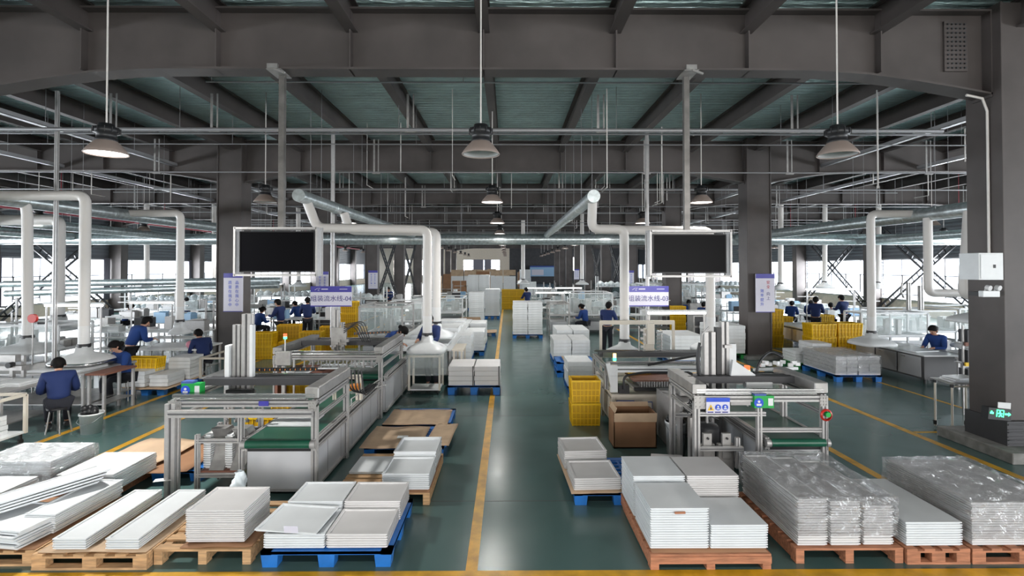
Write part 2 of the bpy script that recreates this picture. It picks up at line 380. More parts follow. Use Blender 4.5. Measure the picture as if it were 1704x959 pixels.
for k in range(-1, 10):
    y = D1+k*S; mb = MB()
    for a, b_ in zip(COLX[:-1], COLX[1:]):
        a += .38; b_ -= .38; L = [a]
        n = 10; P = [(a, ZB-.36), (a+.55, ZB-.26), (a+1.2, ZB-.15), (a+1.9, ZB-.06), (a+2.5, ZB-.015), (a+2.9, ZB)]
        bot = P + [(b_-(p[0]-a), p[1]) for p in P[::-1]]
        # web
        for (xa, za), (xb, zb) in zip(bot[:-1], bot[1:]):
            for yy, sg in ((y-.012, 1), (y+.012, -1)):
                f = (0,1,2,3) if sg > 0 else (3,2,1,0)
                mb.add([(xa, yy, za), (xb, yy, zb), (xb, yy, ZT), (xa, yy, ZT)], [f])
            mb.add([(xa, y-.17, za), (xb, y-.17, zb), (xb, y+.17, zb), (xa, y+.17, za),
                    (xa, y-.17, za+.03), (xb, y-.17, zb+.03), (xb, y+.17, zb+.03), (xa, y+.17, za+.03)],
                   [(3,2,1,0),(4,5,6,7),(0,1,5,4),(2,3,7,6)])
        mb.box(a, b_, y-.17, y+.17, ZT, ZT+.03)
        for q in (a+.0, b_-.02): mb.box(q, q+.02, y-.17, y+.17, ZB-.4, ZT)
    # stiffeners under joists
    x = -22.7
    while x < 23:
        mb.box(x-.01, x+.01, y-.14, y+.14, ZB, ZT); x += 2.03
    struct('trim_%d' % (60+k), mb, M['steel'])
mb = MB(); x = -22.7
ya, yb = YB, YF
while x < 23:
    mb.box(x-.09, x+.09, ya, yb, ZJ, ZJ+.025); mb.box(x-.006, x+.006, ya, yb, ZJ+.02, ZT+.1); mb.box(x-.09, x+.09, ya, yb, 6.82, 6.845); x += 2.03
struct('trim_5', mb, M['steel'])
# bolt plate at the right end of the near beam
bp_ = thing('bolt_plate', 'studded steel splice plate at the right end of the nearest beam', 'splice plate', (6.95, D1-.02, 6.2))
mb = MB(); mb.box(6.77, 7.13, D1-.045, D1-.014, 5.84, 6.62); mb.build('plate', M['steel'], bp_)
mb = MB()
for i in range(5):
    for j in range(11): mb.cyl((6.82+i*.065, D1-.07, 5.89+j*.068), (6.82+i*.065, D1-.045, 5.89+j*.068), .014, 6)
tag(mb.build('bolts', M['steel_d'], bp_), kind='stuff')
# peeling paint patches on the lower flange are left to the noise of the paint
# column footings
for (x, y, w_, lab) in ((7.9, D1-.05, 1.5, 'low concrete footing at the base of the near right column'), (7.9, D1+S, 1.35, 'low concrete footing of the second right column')):
    mb = MB(); mb.box(x-w_/2, x+w_/2, y-.62, y+.7, 0, .16 if y < 10 else .1); tag(mb.build('column_footing', M['concrete'], bevel=.01), lab, 'footing')
mb = MB(); mb.box(7.37, 8.19, D1-.36, D1+.36, .16, .52)
for k in range(9): mb.cbox((7.78, D1-.365, .19+k*.037), (.8, .012, .012), 0, 0, 0, .05*math.sin(k*2))
tag(mb.build('column_wrap', M['steel_d']), 'crinkled dark wrap around the foot of the near right column', 'wrapping')
# ================================================================== OVERHEAD
def mk_lamp(lit):
    root = thing('high_bay_lamp', 'lamp', 'ceiling lamp')
    mb = MB(); mb.lathe((0,0,0), [(.245, 0), (.25, .01), (.22, .055), (.17, .12), (.125, .165), (.12, .17)], 28); shd = mb.build('lamp_shade', M['lampw'], root, solid=-.004)
    mb = MB(); mb.lathe((0,0,0), [(.12,.165),(.13,.19),(.115,.2),(.115,.27),(.15,.275),(.15,.345),(.10,.35),(.09,.40),(1e-3,.405)], 20)
    for k in range(12):
        a = k*PI/6; mb.cbox((.145*math.cos(a), .145*math.sin(a), .31), (.03,.008,.075), a)
    mb.build('lamp_housing', M['black'], root)
    mb = MB(); mb.cyl((0,0,.40), (0,0,2.55), .011, 8); mb.build('lamp_rod', M['pvc'], root)
    mb = MB()
    if lit: mb.lathe((0,0,0), [(.235,.012),(1e-3,.010)], 28)
    else: mb.lathe((0,0,0), [(.235,.012),(.165,.08),(.11,.14),(1e-3,.145)], 28)
    mb.build('lamp_diffuser', M['lit'] if lit else M['lampin'], shd)
    return root
LM = {True: Maker(mk_lamp(True)), False: Maker(mk_lamp(False))}
def lamp(x, y, lit, label, z=4.3, group=None, watts=0):
    o = LM[lit]((x, y, z), 0, label, group)
    if lit and watts:
        d = bpy.data.lights.new('lamp_light', 'AREA'); d.shape = 'DISK'; d.size = .4; d.energy = watts; d.color = (1,.98,.94); d.spread = 2.6; d.specular_factor = .2
        l = bpy.data.objects.new('lamp_light', d); col.objects.link(l); l.location = (x, y, z-.02)
    return o
lamp(-5.32, 6.95, True, 'large brightly lit high bay lamp nearest at the upper left', watts=130)
lamp(-.36, 6.95, False, 'large dim high bay lamp nearest over the central aisle')
lamp(4.42, 6.95, False, 'large dim high bay lamp nearest at the upper right, in front of the cable tray')
lamp(-5.6, 12.1, False, 'dim high bay lamp hanging beside the left television pole')
lamp(-.36, 12.1, True, 'lit high bay lamp second in the row over the central aisle', watts=45)
lamp(4.5, 12.1, True, 'lit high bay lamp just right of the right television pole', watts=45)
for x, row in ((-.36, 'over the central aisle'), (-5.4, 'left of the central aisle'), (4.6, 'right of the central aisle')):
    for i, y in enumerate((17.8, 23.5, 29.5, 36, 42, 48, 54, 60, 66, 72)):
        lamp(x, y, True, 'small distant high bay lamp, %s of the row %s' % (['nearest', 'second', 'third', 'fourth', 'fifth', 'sixth', 'seventh', 'eighth', 'ninth', 'farthest'][i], row), group='distant high bay lamps %s' % row, watts=45 if i < 7 else 0)
for x, row in ((-14.9, 'left side bay near the white pipes'), (-20.8, 'left side bay near the windows'), (15.2, 'right side bay near the aisle'), (21, 'right side bay near the windows')):
    for i, y in enumerate((16.7, 21.5, 27, 33, 38, 43, 48, 54) if abs(x) < 17 and x < 0 else (18.6, 25, 29.5, 35, 41, 47, 53)):
        lamp(x, y, (i+int(abs(x))) % 3 != 0, '%s high bay lamp hanging in the %s' % (['nearest', 'second', 'third', 'fourth', 'fifth', 'sixth', 'seventh', 'farthest'][i], row), group='high bay lamps of the %s' % row, watts=50)
for x in (-5.3, -.36, 4.4):  # lamp rows continued behind the camera, added to brighten near trays and beam
    for y in (1.2, -5): lamp(x, y, True, 'unseen lit high bay lamp added over the near floor behind the first row', group='unseen high bay lamps added behind the first row', watts=50)
# ---- ducts
def seams(mb, p, q, r, step):
    p, q = Vector(p), Vector(q); L = (q-p).length; n = int(L/step)
    for i in range(1, n):
        c = p+(q-p)*(i/n); d = (q-p).normalized()*.025; mb.cyl(c-d, c+d, r*1.035, 20)
def duct(name, p, q, r, label, step=2.2, cap=True):
    root = thing(name, label, 'duct', p)
    mb = MB(); mb.cyl(p, q, r, 24); mb.build('duct_tube', M['galv'], root)
    mb = MB(); seams(mb, p, q, r, step); mb.build('seam_bands', M['galv'], root)
    P, Q = Vector(p), Vector(q); n = max(2, int((Q-P).length/3))
    for i in range(n):
        c = P+(Q-P)*((i+.3)/n)
        for s_ in (-1, 1):
            o = Vector((s_*r*.9, 0, 0)) if abs((Q-P).y) > abs((Q-P).x) else Vector((0, s_*r*.9, 0))
            mb = MB(); mb.cyl(c+o, (c.x+o.x, c.y+o.y, 6.86), .006, 4); mb.build('hanger_wire', M['pipe'], root)
    return root
duct('spiral_duct', (-4.36, 10.9, 4.30), (-4.36, 24.1, 4.30), .135, 'galvanised spiral duct with a capped end left of the central aisle')
duct('spiral_duct', (1.80, 10.9, 4.29), (1.80, 24.1, 4.29), .135, 'galvanised spiral duct with a capped end right of the central aisle')
duct('spiral_duct', (-10.6, 9.0, 4.25), (-10.6, 24.1, 4.25), .16, 'nearest galvanised duct running away over the left work tables')
duct('spiral_duct', (-15.2, 10.0, 4.2), (-15.2, 24.1, 4.2), .16, 'middle galvanised duct running away over the left side bay')
duct('spiral_duct', (-20, 10.0, 4.2), (-20, 24.1, 4.2), .16, 'galvanised duct running away nearest the left windows')
duct('spiral_duct', (10.7, 8.8, 4.15), (10.7, 24.1, 4.15), .18, 'large galvanised duct running away over the right work benches')
mb = None
duct('spiral_duct', (16.3, 10, 4.0), (16.3, 24.1, 4.0), .16, 'galvanised duct over the right side bay nearer the windows')
duct('cross_duct', (-24.6, 24.4, 4.1), (21.5, 24.4, 4.1), .25, 'long galvanised duct crossing the whole hall from wall to wall', 3)
mb = MB(); mb.cyl((-17, 12, 4.85), (-17, 60, 4.85), .06, 8)
for y in range(14, 60, 6): mb.cyl((-17, y, 4.85), (-17, y, 6.86), .01, 4)
tag(mb.build('fire_pipe', M['redpipe']), 'red fire pipe running away above the left side bay', 'pipe')
mb = MB(); mb.cyl((17.4, 12, 4.85), (17.4, 60, 4.85), .06, 8)
for y in range(14, 60, 6): mb.cyl((17.4, y, 4.85), (17.4, y, 6.86), .01, 4)
tag(mb.build('fire_pipe', M['redpipe']), 'red fire pipe running away above the right side bay', 'pipe')
def arc_pts(P, r=.16, n=5):           # rounded polyline
    P = [Vector(p) for p in P]; out = [P[0]]
    for a, b_, c in zip(P[:-2], P[1:-1], P[2:]):
        u = (a-b_).normalized()*min(r, (a-b_).length*.45); v = (c-b_).normalized()*min(r, (c-b_).length*.45)
        for i in range(n+1):
            t = i/n; out.append((b_+u)*(1-t)**2 + b_*2*t*(1-t) + (b_+v)*t**2)
    out.append(P[-1]); return out
def hood_drop(P, r, hw, zh, label, hh=.22, metal=False, elbow=True, curtain=False):
    """white pipe path P ending above a hood; P[-1] is the hood neck top"""
    x, y, zt = P[-1]
    hw *= .80
    root = thing('extraction_pipe', label, 'extraction pipe', (x, y, zh))
    mb = MB(); mb.tube(arc_pts(P, .17 if r > .08 else .12), r, 16)
    d0 = (Vector(P[-2])-Vector(P[-1])).length
    mb.build('pipe', M['pvc'], root)
    mb = MB(); p1 = Vector(P[-1]); n = 14
    for i in range(n): mb.cyl(p1+Vector((0,0,.03+i*.028)), p1+Vector((0,0,.042+i*.028)), r*1.06, 14)
    mb.build('flexible_hose', M['white'], root)
    mb = MB(); mb.lathe((x, y, zh), [(hw, 0), (hw, hh*.25), (hw*.93, hh*.42), (hw*.6, hh*.75), (r*1.3, hh), (r*1.1, zt-zh)], 32, 0, True, .35)
    hd = mb.build('hood', M['white'], root, solid=.008)
    mb = MB(); mb.cyl((x, y, zt-.02), (x, y, zt+.05), r*1.2, 16); mb.build('clamp_ring', M['black'], hd)
    if metal:
        mb = MB(); mb.lathe((x, y, zh), [(hw*1.01, -.01), (hw*1.01, hh*.28)], 32, 0, True, .35); mb.build('hood_rim', M['chrome'], hd, solid=.006)
    if curtain:
        mb = MB(); n = 40
        mb.lathe((x, y, zh-.45), [(hw*(1+.03), 0), (hw, .45)], 32, 0, True, .35); mb.build('clear_skirt', M['glass'], hd)
    return root
hood_drop([(-1.0-3.36, 11.4, 4.2), (-4.15, 11.4, 3.66), (-1.75, 11.4, 3.62), (-1.75, 11.4, 1.33)], .10, .52, .98, 'white extraction pipe dropping to the nearer hood left of the aisle', curtain=True)
hood_drop([(-4.25, 13.6, 4.2), (-4.1, 13.6, 3.75), (-1.85, 13.6, 3.72), (-1.85, 13.6, 1.35)], .11, .55, 1.0, 'white extraction pipe dropping to the farther hood left of the aisle')
hood_drop([(1.82, 11.2, 4.2), (1.80, 11.2, 3.62), (2.5, 11.2, 3.62), (2.5, 11.2, 1.22)], .10, .48, .92, 'white extraction pipe dropping to the hood behind the second right machine')
hood_drop([(2.0, 11.9, 3.66), (4.62, 11.9, 3.62), (4.62, 11.9, 1.25)], .105, .50, .9, 'thick white extraction pipe dropping behind the right television to a hood')
hood_drop([(-10.55, 11.5, 4.2), (-10.55, 11.55, 3.95), (-10.55, 11.6, 1.26)], .10, .66, .93, 'white extraction pipe with hood at the far left edge', elbow=False)
hood_drop([(-10.5, 10.7, 4.26), (-8.6, 10.7, 4.26), (-8.6, 10.7, 1.2)], .10, .60, .86, 'tall white extraction pipe with metal rimmed hood behind the nearest seated worker', metal=True)
hood_drop([(-15.1, 15.6, 4.2), (-13.3, 15.6, 4.2), (-13.3, 15.6, 1.35)], .15, .62, .95, 'white extraction pipe with grey hood between the two nearest left pipes')
hood_drop([(-10.5, 14.6, 4.3), (-9.1, 14.6, 4.3), (-9.1, 14.6, 1.3)], .10, .3, .95, 'white extraction pipe dropping in front of the second left column')
hood_drop([(10.6, 13.6, 4.2), (9.5, 13.6, 4.2), (9.5, 13.6, 1.1)], .10, .58, .78, 'white extraction pipe dropping to the hood left of the white cabinet bench')
hood_drop([(10.6, 13.1, 4.05), (10.6, 13.1, 2.15), (11.9, 13.1, 2.15), (11.9, 13.1, 1.12)], .10, .62, .76, 'white extraction pipe with a double bend above the white cabinet bench')
hood_drop([(10.35, 11.6, 4.05), (10.2, 11.6, 2.2), (11.3, 11.6, 2.1), (11.3, 11.6, 1.9)], .13, .4, 1.7, 'thick white extraction pipe bending right beside the near right column')
hood_drop([(10.7, 11.1, 4.0), (10.2, 11.1, 3.9), (10.1, 11.1, 1.85)], .10, .62, 1.62, 'white extraction pipe directly left of the near right column')
hood_drop([(-12.6, 12.4, 6.86), (-12.7, 12.5, 3.9), (-12.7, 12.6, 2.4)], .04, .05, 2.3, 'slim white service pipe in the left side bay')
for i, (x, y) in enumerate(((-17.9, 26), (-15.4, 27.5), (-12, 30), (13.4, 25.5), (17.1, 28), (19.3, 27), (1.0, 34), (1.1, 38), (4.7, 33))):
    o = hood_drop([(x, y, 6.86), (x, y+.05, 4.0), (x, y+.1, 2.0)], .12, .5, 1.7, ['white extraction pipe at the foot of the first left wall windows', 'white extraction pipe near the left wall brace', 'white extraction pipe beyond the cross duct on the left', 'pale extraction pipe near the right wall brace', 'pale extraction pipe in the middle of the right windows', 'pale extraction pipe left of the right wall column', 'slim white pipe right of the far aisle end', 'second slim white pipe right of the far aisle end', 'far white pipe beside the right row of columns'][i])
# low grey transfer ducts left
mb = MB(); mb.cyl((-21, 22, 2.1), (-9.5, 22, 2.25), .14, 14); mb.cyl((-20, 21, 1.75), (-9.6, 22, 2.05), .13, 14); mb.tube([(-21,22,2.1),(-21.6,22,1.9),(-21.6,22,.8)], .12, 10)
tag(mb.build('low_duct', M['galv']), 'pair of low pale ducts running across the left side bay', 'duct')
# ---- cable trays, pipes
def cable_tray(x, y0, y1, z, label, w_=.14):
    root = thing('cable_tray', label, 'cable tray', (x, y0, z)); mb = MB()
    mb.box(x-w_/2, x+w_/2, y0, y1, z, z+.012); mb.box(x-w_/2, x-w_/2+.012, y0, y1, z, z+.1); mb.box(x+w_/2-.012, x+w_/2, y0, y1, z, z+.1)
    mb.build('tray_channel', M['tray_c'], root); y = y0+1
    while y < y1: mb = MB(); mb.cyl((x, y, z), (x, y, 6.86), .008, 5); mb.build('hanger_rod', M['pipe'], root); y += 2.8
cable_tray(-10.4, 8, 60, 5.95, 'long grey cable tray high on the left')
cable_tray(-13.9, 8, 60, 5.9, 'second grey cable tray farther left')
cable_tray(9.9, 8.3, 60, 5.95, 'long pale cable tray high on the right')
cable_tray(13.0, 12, 60, 5.9, 'second pale cable tray beyond the near right column')
mb = MB(); mb.tube(arc_pts([(9.9, 9.0, 6.4), (8.5, 8.6, 6.0), (8.2, 8.4, 5.2)], .3), .03, 8)
def pipe_run(y, z, r, x0, x1, label, hangs=()):
    root = thing('sprinkler_pipe', label, 'pipe', (x0, y, z)); mb = MB(); mb.cyl((x0, y, z), (x1, y, z), r, 10); mb.build('pipe', M['pipe'], root)
    if not hangs:
        n = int((x1-x0)/5)+1
        for i in range(n+1): hx = x0+.1+(x1-x0-.2)*i/n; mb = MB(); mb.cyl((hx, y, z), (hx, y, 6.86), .006, 4); mb.build('hanger_rod', M['pipe'], root)
    for hx in hangs:
        mb = MB(); mb.bar((hx, y, z-.05), (hx, y, ZJ+.02), .05, .012); mb.bar((hx+.12, y, z-.05), (hx+.12, y, ZJ+.02), .03, .012); mb.cbox((hx+.06, y, z-.03), (.22, .05, .03))
        mb.build('pipe_hanger', M['alu_d'], root)
hg = [-18.3, -14.2, -8.3, -6.2, -2.1, 1.9, 6.0, 10.1, 14.2]
for k in range(6):
    y = D1+k*S
    w9 = ['first', 'second', 'third', 'fourth', 'fifth', 'sixth'][k]
    pipe_run(y+2.9, 5.68, .045, -13, 9.2, 'thick grey sprinkler main crossing the %s bay' % w9, [h for h in hg if -13 < h < 9.2])
    pipe_run(y+3.6, 5.78, .022, -22, 22, 'slim pipe just behind the sprinkler main of the %s bay' % w9, [])
    pipe_run(y+1.3, 6.12, .014, -5.4 if k == 0 else -20, 8.3 if k == 0 else 20, 'thin high conduit crossing the %s bay' % w9, [])
    pipe_run(y+4.9, 5.85, .014, -16, 16, 'thin conduit before the beam of the %s bay' % w9, [])
    pipe_run(y+6.8, 5.5, .02, -23, 23, 'low slim pipe near the end of the %s bay' % w9, [-16.5, -10, -3.8, 3.9, 8.0, 12, 16.5, 20.4])
rr = random.Random(3); mb = MB()
drops = []
for k in range(46):
    x = rr.uniform(-21, 21); y = rr.choice([10.5, 13.5, 17.2, 18.6, 21.5, 25.5, 27.5, 33.7]) + rr.uniform(-.3, .3); L = rr.uniform(.8, 2.0)
    m_ = MB(); m_.cyl((x, y, ZJ-L), (x, y, ZJ+.05), rr.choice([.006, .012, .018]), 5)
    if rr.random() < .5: m_.cyl((x, y, ZJ-L), (x, y+.6, ZJ-L), .012, 5)
    drops.append(tag(m_.build('ceiling_drop', M['pvc']), 'thin conduit or wire dropping from the ceiling', 'conduit', 'thin conduits dropping from the ceiling'))
# long floor-to-ceiling service poles with line signs
def line_sign(x, y, code, label, plab):
    root = thing('service_pole', plab, 'pole', (x, y, 0)); mb = MB(); mb.cyl((x, y, .72), (x, y, 6.45), .052, 14); mb.build('pole', M['alu'], root)
    mb = MB()
    for z in (1.2, 1.9, 3.4, 5.0, 6.3): mb.cyl((x, y, z), (x, y, z+.05), .062, 12)
    mb.box(x-.1, x+.1, y-.1, y+.1, 6.40, 6.43); mb.build('pole_bands', M['alu_d'], root)
    r = thing('line_sign', label, 'sign', (x, y-.1, 2.0)); W, z0, z1 = .53, 1.78, 2.31
    ys = y-.10; mb = MB(); mb.box(x-W, x+W, ys, ys+.03, z0, z1); bd = mb.build('board', M['sign_w'], r)
    mb = MB(); mb.box(x-W, x+W, ys-.004, ys, z1-.155, z1); mb.box(x-W, x+W, ys-.004, ys, z0, z0+.03); mb.build('header', M['sign_b'], bd)
    mb = MB(); mb.tube([(x-.42, ys-.006, z1-.10), (x-.36, ys-.006, z1-.06), (x-.28, ys-.006, z1-.05), (x-.34, ys-.006, z1-.11), (x-.30, ys-.006, z1-.12)], .006, 5)
    mb.box(x-.25, x-.08, ys-.007, ys-.005, z1-.09, z1-.065); mb.box(x+.22, x+.42, ys-.007, ys-.005, z1-.085, z1-.07); mb.build('emblem', M['sign_w'], bd)
    mb = MB(); text_add(mb, '组装流水线-'+code, .168, (x, ys-.004, (z0+z1-.13)/2)); mb.build('lettering', M['ink'], bd)
line_sign(-4.58, 13.7, '04', 'blue and white hanging sign reading line 04 on the left pole', 'slim metal pole carrying the left blue sign')
line_sign(3.66, 13.7, '03', 'blue and white hanging sign reading line 03 on the right pole', 'slim metal pole carrying the right blue sign')
# ---- televisions in cages
def tv(x0, x1, zt, zb, xp, label, plab, y=8.06):
    r = thing('television', label, 'television', ((x0+x1)/2, y, zb)); f = .045
    mb = MB(); mb.box(x0+f, x1-f, y+.02, y+.09, zb+f, zt-f); mb.build('tv_body', M['black'], r, .004)
    mb = MB(); mb.box(x0+f+.02, x1-f-.02, y+.012, y+.02, zb+f+.02, zt-f-.015); mb.build('screen', M['screen'], r)
    t = thing('tv_cage', plab, 'television cage', (xp, y+.1, zt)); mb = MB(); d = .2; a = .03
    for yy in (y-.03, y+d):
        for z in (zb, zt): mb.bar((x0, yy, z), (x1, yy, z), a)
        for x in (x0, x1): mb.bar((x, yy, zb-.02), (x, yy, zt+.02), a)
    for x in (x0, x1):
        for z in (zb, zt): mb.bar((x, y-.03, z), (x, y+d, z), a)
        mb.box(x-.004, x+.004, y-.03, y+d, zb, zt)
    mb.box(x0, x1, y-.03, y+d, zt, zt+.006); mb.box(x0, x1, y-.03, y+d, zb-.006, zb)
    mb.build('cage_frame', M['alu'], t)
    mb = MB(); mb.bar((xp, y+.1, zt), (xp, y+.1, ZB+.0), .085, .085); mb.build('hanging_pole', M['pole'], t)
    mb = MB(); mb.box(xp-.12, xp+.1, y-.2, y+.2, ZB-.015, ZB-.001); mb.cbox((xp-.02, y-.2, ZB+.03), (.16, .05, .07)); mb.bar((xp, y-.2, ZB-.01), (xp+.16, y-.2, ZB-.07), .03); mb.build('clamp', M['alu_d'], t)
tv(-4.18, -2.93, 3.40, 2.68, -3.52, 'black television left of the aisle under the left pole', 'silver cage and pole holding the left television')
tv(2.20, 3.44, 3.36, 2.66, 2.80, 'black television right of the aisle under the right pole', 'silver cage and pole holding the right television')
# ---- banners on the columns (vertical signs)
def banner(x, y, w_, z0, z1, cols_, label, rows=6, red=0):
    r = thing('column_banner', label, 'banner', (x, y, z0)); mb = MB(); mb.box(x-w_/2, x+w_/2, y, y+.03, z0, z1); bd = mb.build('board', M['sign_w'], r)
    mb = MB(); mb.box(x-w_/2, x+w_/2, y-.004, y, z1-.12*w_/.5, z1); mb.box(x-w_/2, x+w_/2, y-.004, y, z0, z0+.02); mb.build('header', M['sign_b'], bd)
    for q in sorted(set(c[4] for c in cols_)):
        mb = MB()
        for ch, cx, zz, sz, mm in cols_:
            if mm == q: text_add(mb, ch, sz, (x+cx, y-.004, zz))
        mb.build('lettering', M[q], bd)
L1 = '质量在我手中'; L2 = '品质在我心中'
H = 2.66
banner(-8.34, 15.95, .58, 1.45, 2.62, [(c, -.09, 2.33-i*.135, .115, 'bluev') for i, c in enumerate(L1)] + [(c, .12, 2.33-i*.135, .115, 'bluev') for i, c in enumerate(L2)],
       'white vertical banner with two columns of blue characters on the second left column')
banner(7.88, 15.95, .58, 1.42, 2.60, [(c, .09, 2.33-[0,1,2.6,3.6][i]*.135, .12, 'inkr' if i < 2 else 'ink') for i, c in enumerate('安全向上')] + [(c, -.10, 2.07-i*.135, .115, 'bluev') for i, c in enumerate('效率提升')],
       'white vertical banner with red and blue characters on the second right column')
for (x, k, lab) in ((-8.4, 3, 'small vertical banner on the fourth left column'), (7.6, 3, 'small vertical banner on the fourth right column'), (7.6, 6, 'tiny vertical banner on a far right column'), (-8.6, 2, 'vertical banner on the third left column')):
    y = D1+k*S-.45
    banner(x, y, .58, 1.45, 2.6, [(c, a, 2.33-i*.135, .115, 'bluev') for a in (-.1, .12) for i, c in enumerate('安全生产第一')], lab)
# bracings
def brace(X, a, b_, z0, z1, label):
    root = thing('cross_brace', label, 'cross brace', (X, (a+b_)/2, z0))
    for k, (p, q) in enumerate((((X, a, z0), (X, b_, z1)), ((X+.02, a, z1), (X+.02, b_, z0)))):
        mb = MB(); p, q = Vector(p), Vector(q); n = Vector((1, 0, 0)); d = (q-p).normalized(); u = d.cross(n)*.16
        mb.bar(p+u, q+u, .07, .1); mb.bar(p-u, q-u, .07, .1); L = (q-p).length; kk = int(L/.45)
        for i in range(kk+1): c = p+(q-p)*i/kk; mb.bar(c+u, c-u, .07, .03)
        mb.build('diagonal', M['steel_d'], root)
ORD = {2: 'third', 3: 'fourth', 4: 'fifth', 5: 'sixth'}
for X, nm, ks in ((XL+.35, 'left wall', (2, 3)), (XR-.35, 'right wall', (3, 4)), (-8.56, 'left column row', (4, 5)), (7.78, 'right column row', (4, 5))):
    for i, k in enumerate(ks):
        brace(X, D1+k*S-S+.3, D1+k*S-.3, 0, 5.5, '%s laced steel cross brace along the %s' % (['nearer', 'farther'][i], nm))
# items on the near right column
r = thing('power_box', 'pale electrical box fixed high on the near right column', 'electrical box', (7.3, 7.6, 2.8)); X0, X1, Y0 = 7.42, 7.74, 7.42
p0 = at(1629, 466, 7.45); p1 = at(1658, 421, 7.45)
mb = MB(); mb.box(p0.x, p1.x+.1, 7.45, 7.78, p0.z, p1.z); mb.build('box_body', M['white'], r, .004)
mb = MB(); mb.box(p0.x+.02, p1.x-.0, 7.438, 7.45, p0.z+.02, p1.z-.02); dr = mb.build('door', M['white'], r, .003)
mb = MB(); mb.box(p0.x+.2, p0.x+.23, 7.43, 7.44, p0.z+.17, p0.z+.22); mb.build('lock', M['black'], dr)
r = thing('emergency_light', 'twin head emergency light below the electrical box', 'emergency light', (7.5, 7.6, 2.6)); c = at(1653, 489, 7.5)
mb = MB(); mb.box(c.x-.13, c.x+.12, 7.52, 7.60, c.z-.05, c.z+.04); mb.build('battery_case', M['white'], r, .006)
for dx in (-.08, .06):
    mb = MB(); mb.cyl((c.x+dx, 7.52, c.z+.09), (c.x+dx+.01, 7.47, c.z+.08), .038, 14); mb.cyl((c.x+dx, 7.55, c.z+.03), (c.x+dx, 7.53, c.z+.09), .01, 6); mb.build('lamp_head', M['lampin'], r)
mb = MB(); mb.box(c.x-.1, c.x+.16, 7.6, 7.80, c.z-.04, c.z+.02); mb.build('bracket', M['black'], r)
c = at(1662, 688, 7.7)
r = thing('exit_sign', 'green lit running man exit sign on the near right column foot', 'exit sign', tuple(c)); mb = MB(); mb.box(c.x-.17, c.x+.17, 7.68, 7.80, c.z-.095, c.z+.075); mb.turn(.10, c, 'Y'); cs_ = mb.build('case', M['black'], r)
mb = MB(); y = 7.678
for a in ((-.15,-.10,-.012,.012), (-.14,-.12,.01,.03), (.07,.15,-.012,.012), (-.055,-.045,-.05,.05), (.045,.055,-.05,.05), (-.055,.055,.045,.055)): mb.box(c.x+a[0], c.x+a[1], y-.004, y, c.z+a[2], c.z+a[3])
mb.add([(c.x+.12, y-.003, c.z+.03), (c.x+.16, y-.003, c.z), (c.x+.12, y-.003, c.z-.03)], [(0,2,1)])
for p, q in (((-.01,.01),(.01,-.02)), ((.01,-.02),(.03,-.045)), ((.01,-.02),(-.02,-.045)), ((-.01,.01),(.03,.0)), ((-.01,.01),(-.035,-.005))): mb.bar((c.x+p[0], y-.003, c.z+p[1]), (c.x+q[0], y-.003, c.z+q[1]), .011)
mb.cyl((c.x-.005, y-.004, c.z+.028), (c.x-.005, y, c.z+.028), .012, 10); mb.turn(.10, c, 'Y'); mb.build('running_man_symbol', M['led_g'], cs_)
p = at(1674, 679, 7.69); mb = MB(); mb.cbox((p.x, 7.72, p.z), (.19, .01, .14), 0, 0, 0, .08); tag(mb.build('notice_card', M['white']), 'small white card stuck above the exit sign', 'notice')
mb = MB(); mb.tube([(7.05, 7.95, 5.45), (7.3, 7.95, 5.4), (7.375, 7.95, 5.2), (7.375, 7.95, 4.0), (7.375, 7.95, 2.75)], .02, 6); tag(mb.build('cable_conduit', M['pvc']), 'pale conduit running down the left edge of the near right column', 'conduit')
# ================================================================== PALLETS AND TRAYS
def pallet_plastic(x0, x1, y0, y1, label, cat='pallet', m='blue', h=.15, group=None, z=0):
    r = thing('plastic_pallet', label, cat, ((x0+x1)/2, (y0+y1)/2, z), group); mb = MB()
    n = 9; sx = (x1-x0)
    for i in range(n+1): x = x0+(sx-.03)*i/n; mb.box(x, x+.03, y0, y1, z+h-.03, z+h-.004)
    nn = 9
    for i in range(nn+1): y = y0+(y1-y0-.03)*i/nn; mb.box(x0, x1, y, y+.03, z+h-.03, z+h-.002)
    mb.box(x0, x0+.1, y0, y1, z+h-.035, z+h); mb.box(x1-.1, x1, y0, y1, z+h-.035, z+h); mb.box(x0, x1, y0, y0+.1, z+h-.035, z+h); mb.box(x0, x1, y1-.1, y1, z+h-.035, z+h)
    mb.build('deck', M[m], r)
    for i in range(3):
        x = x0+(sx-.16)*i/2; 
        for j in range(3):
            y = y0+(y1-y0-.14)*j/2; b_ = MB(); vs = []
            f = .012
            for zz, e in ((z+.0, f), (z+h-.03, 0)):
                vs += [(x+e, y+e, zz), (x+.16-e, y+e, zz), (x+.16-e, y+.14-e, zz), (x+e, y+.14-e, zz)]
            b_.add(vs, [(3,2,1,0),(4,5,6,7),(0,1,5,4),(1,2,6,5),(2,3,7,6),(3,0,4,7)]); b_.build('block', M[m], r)
    return r
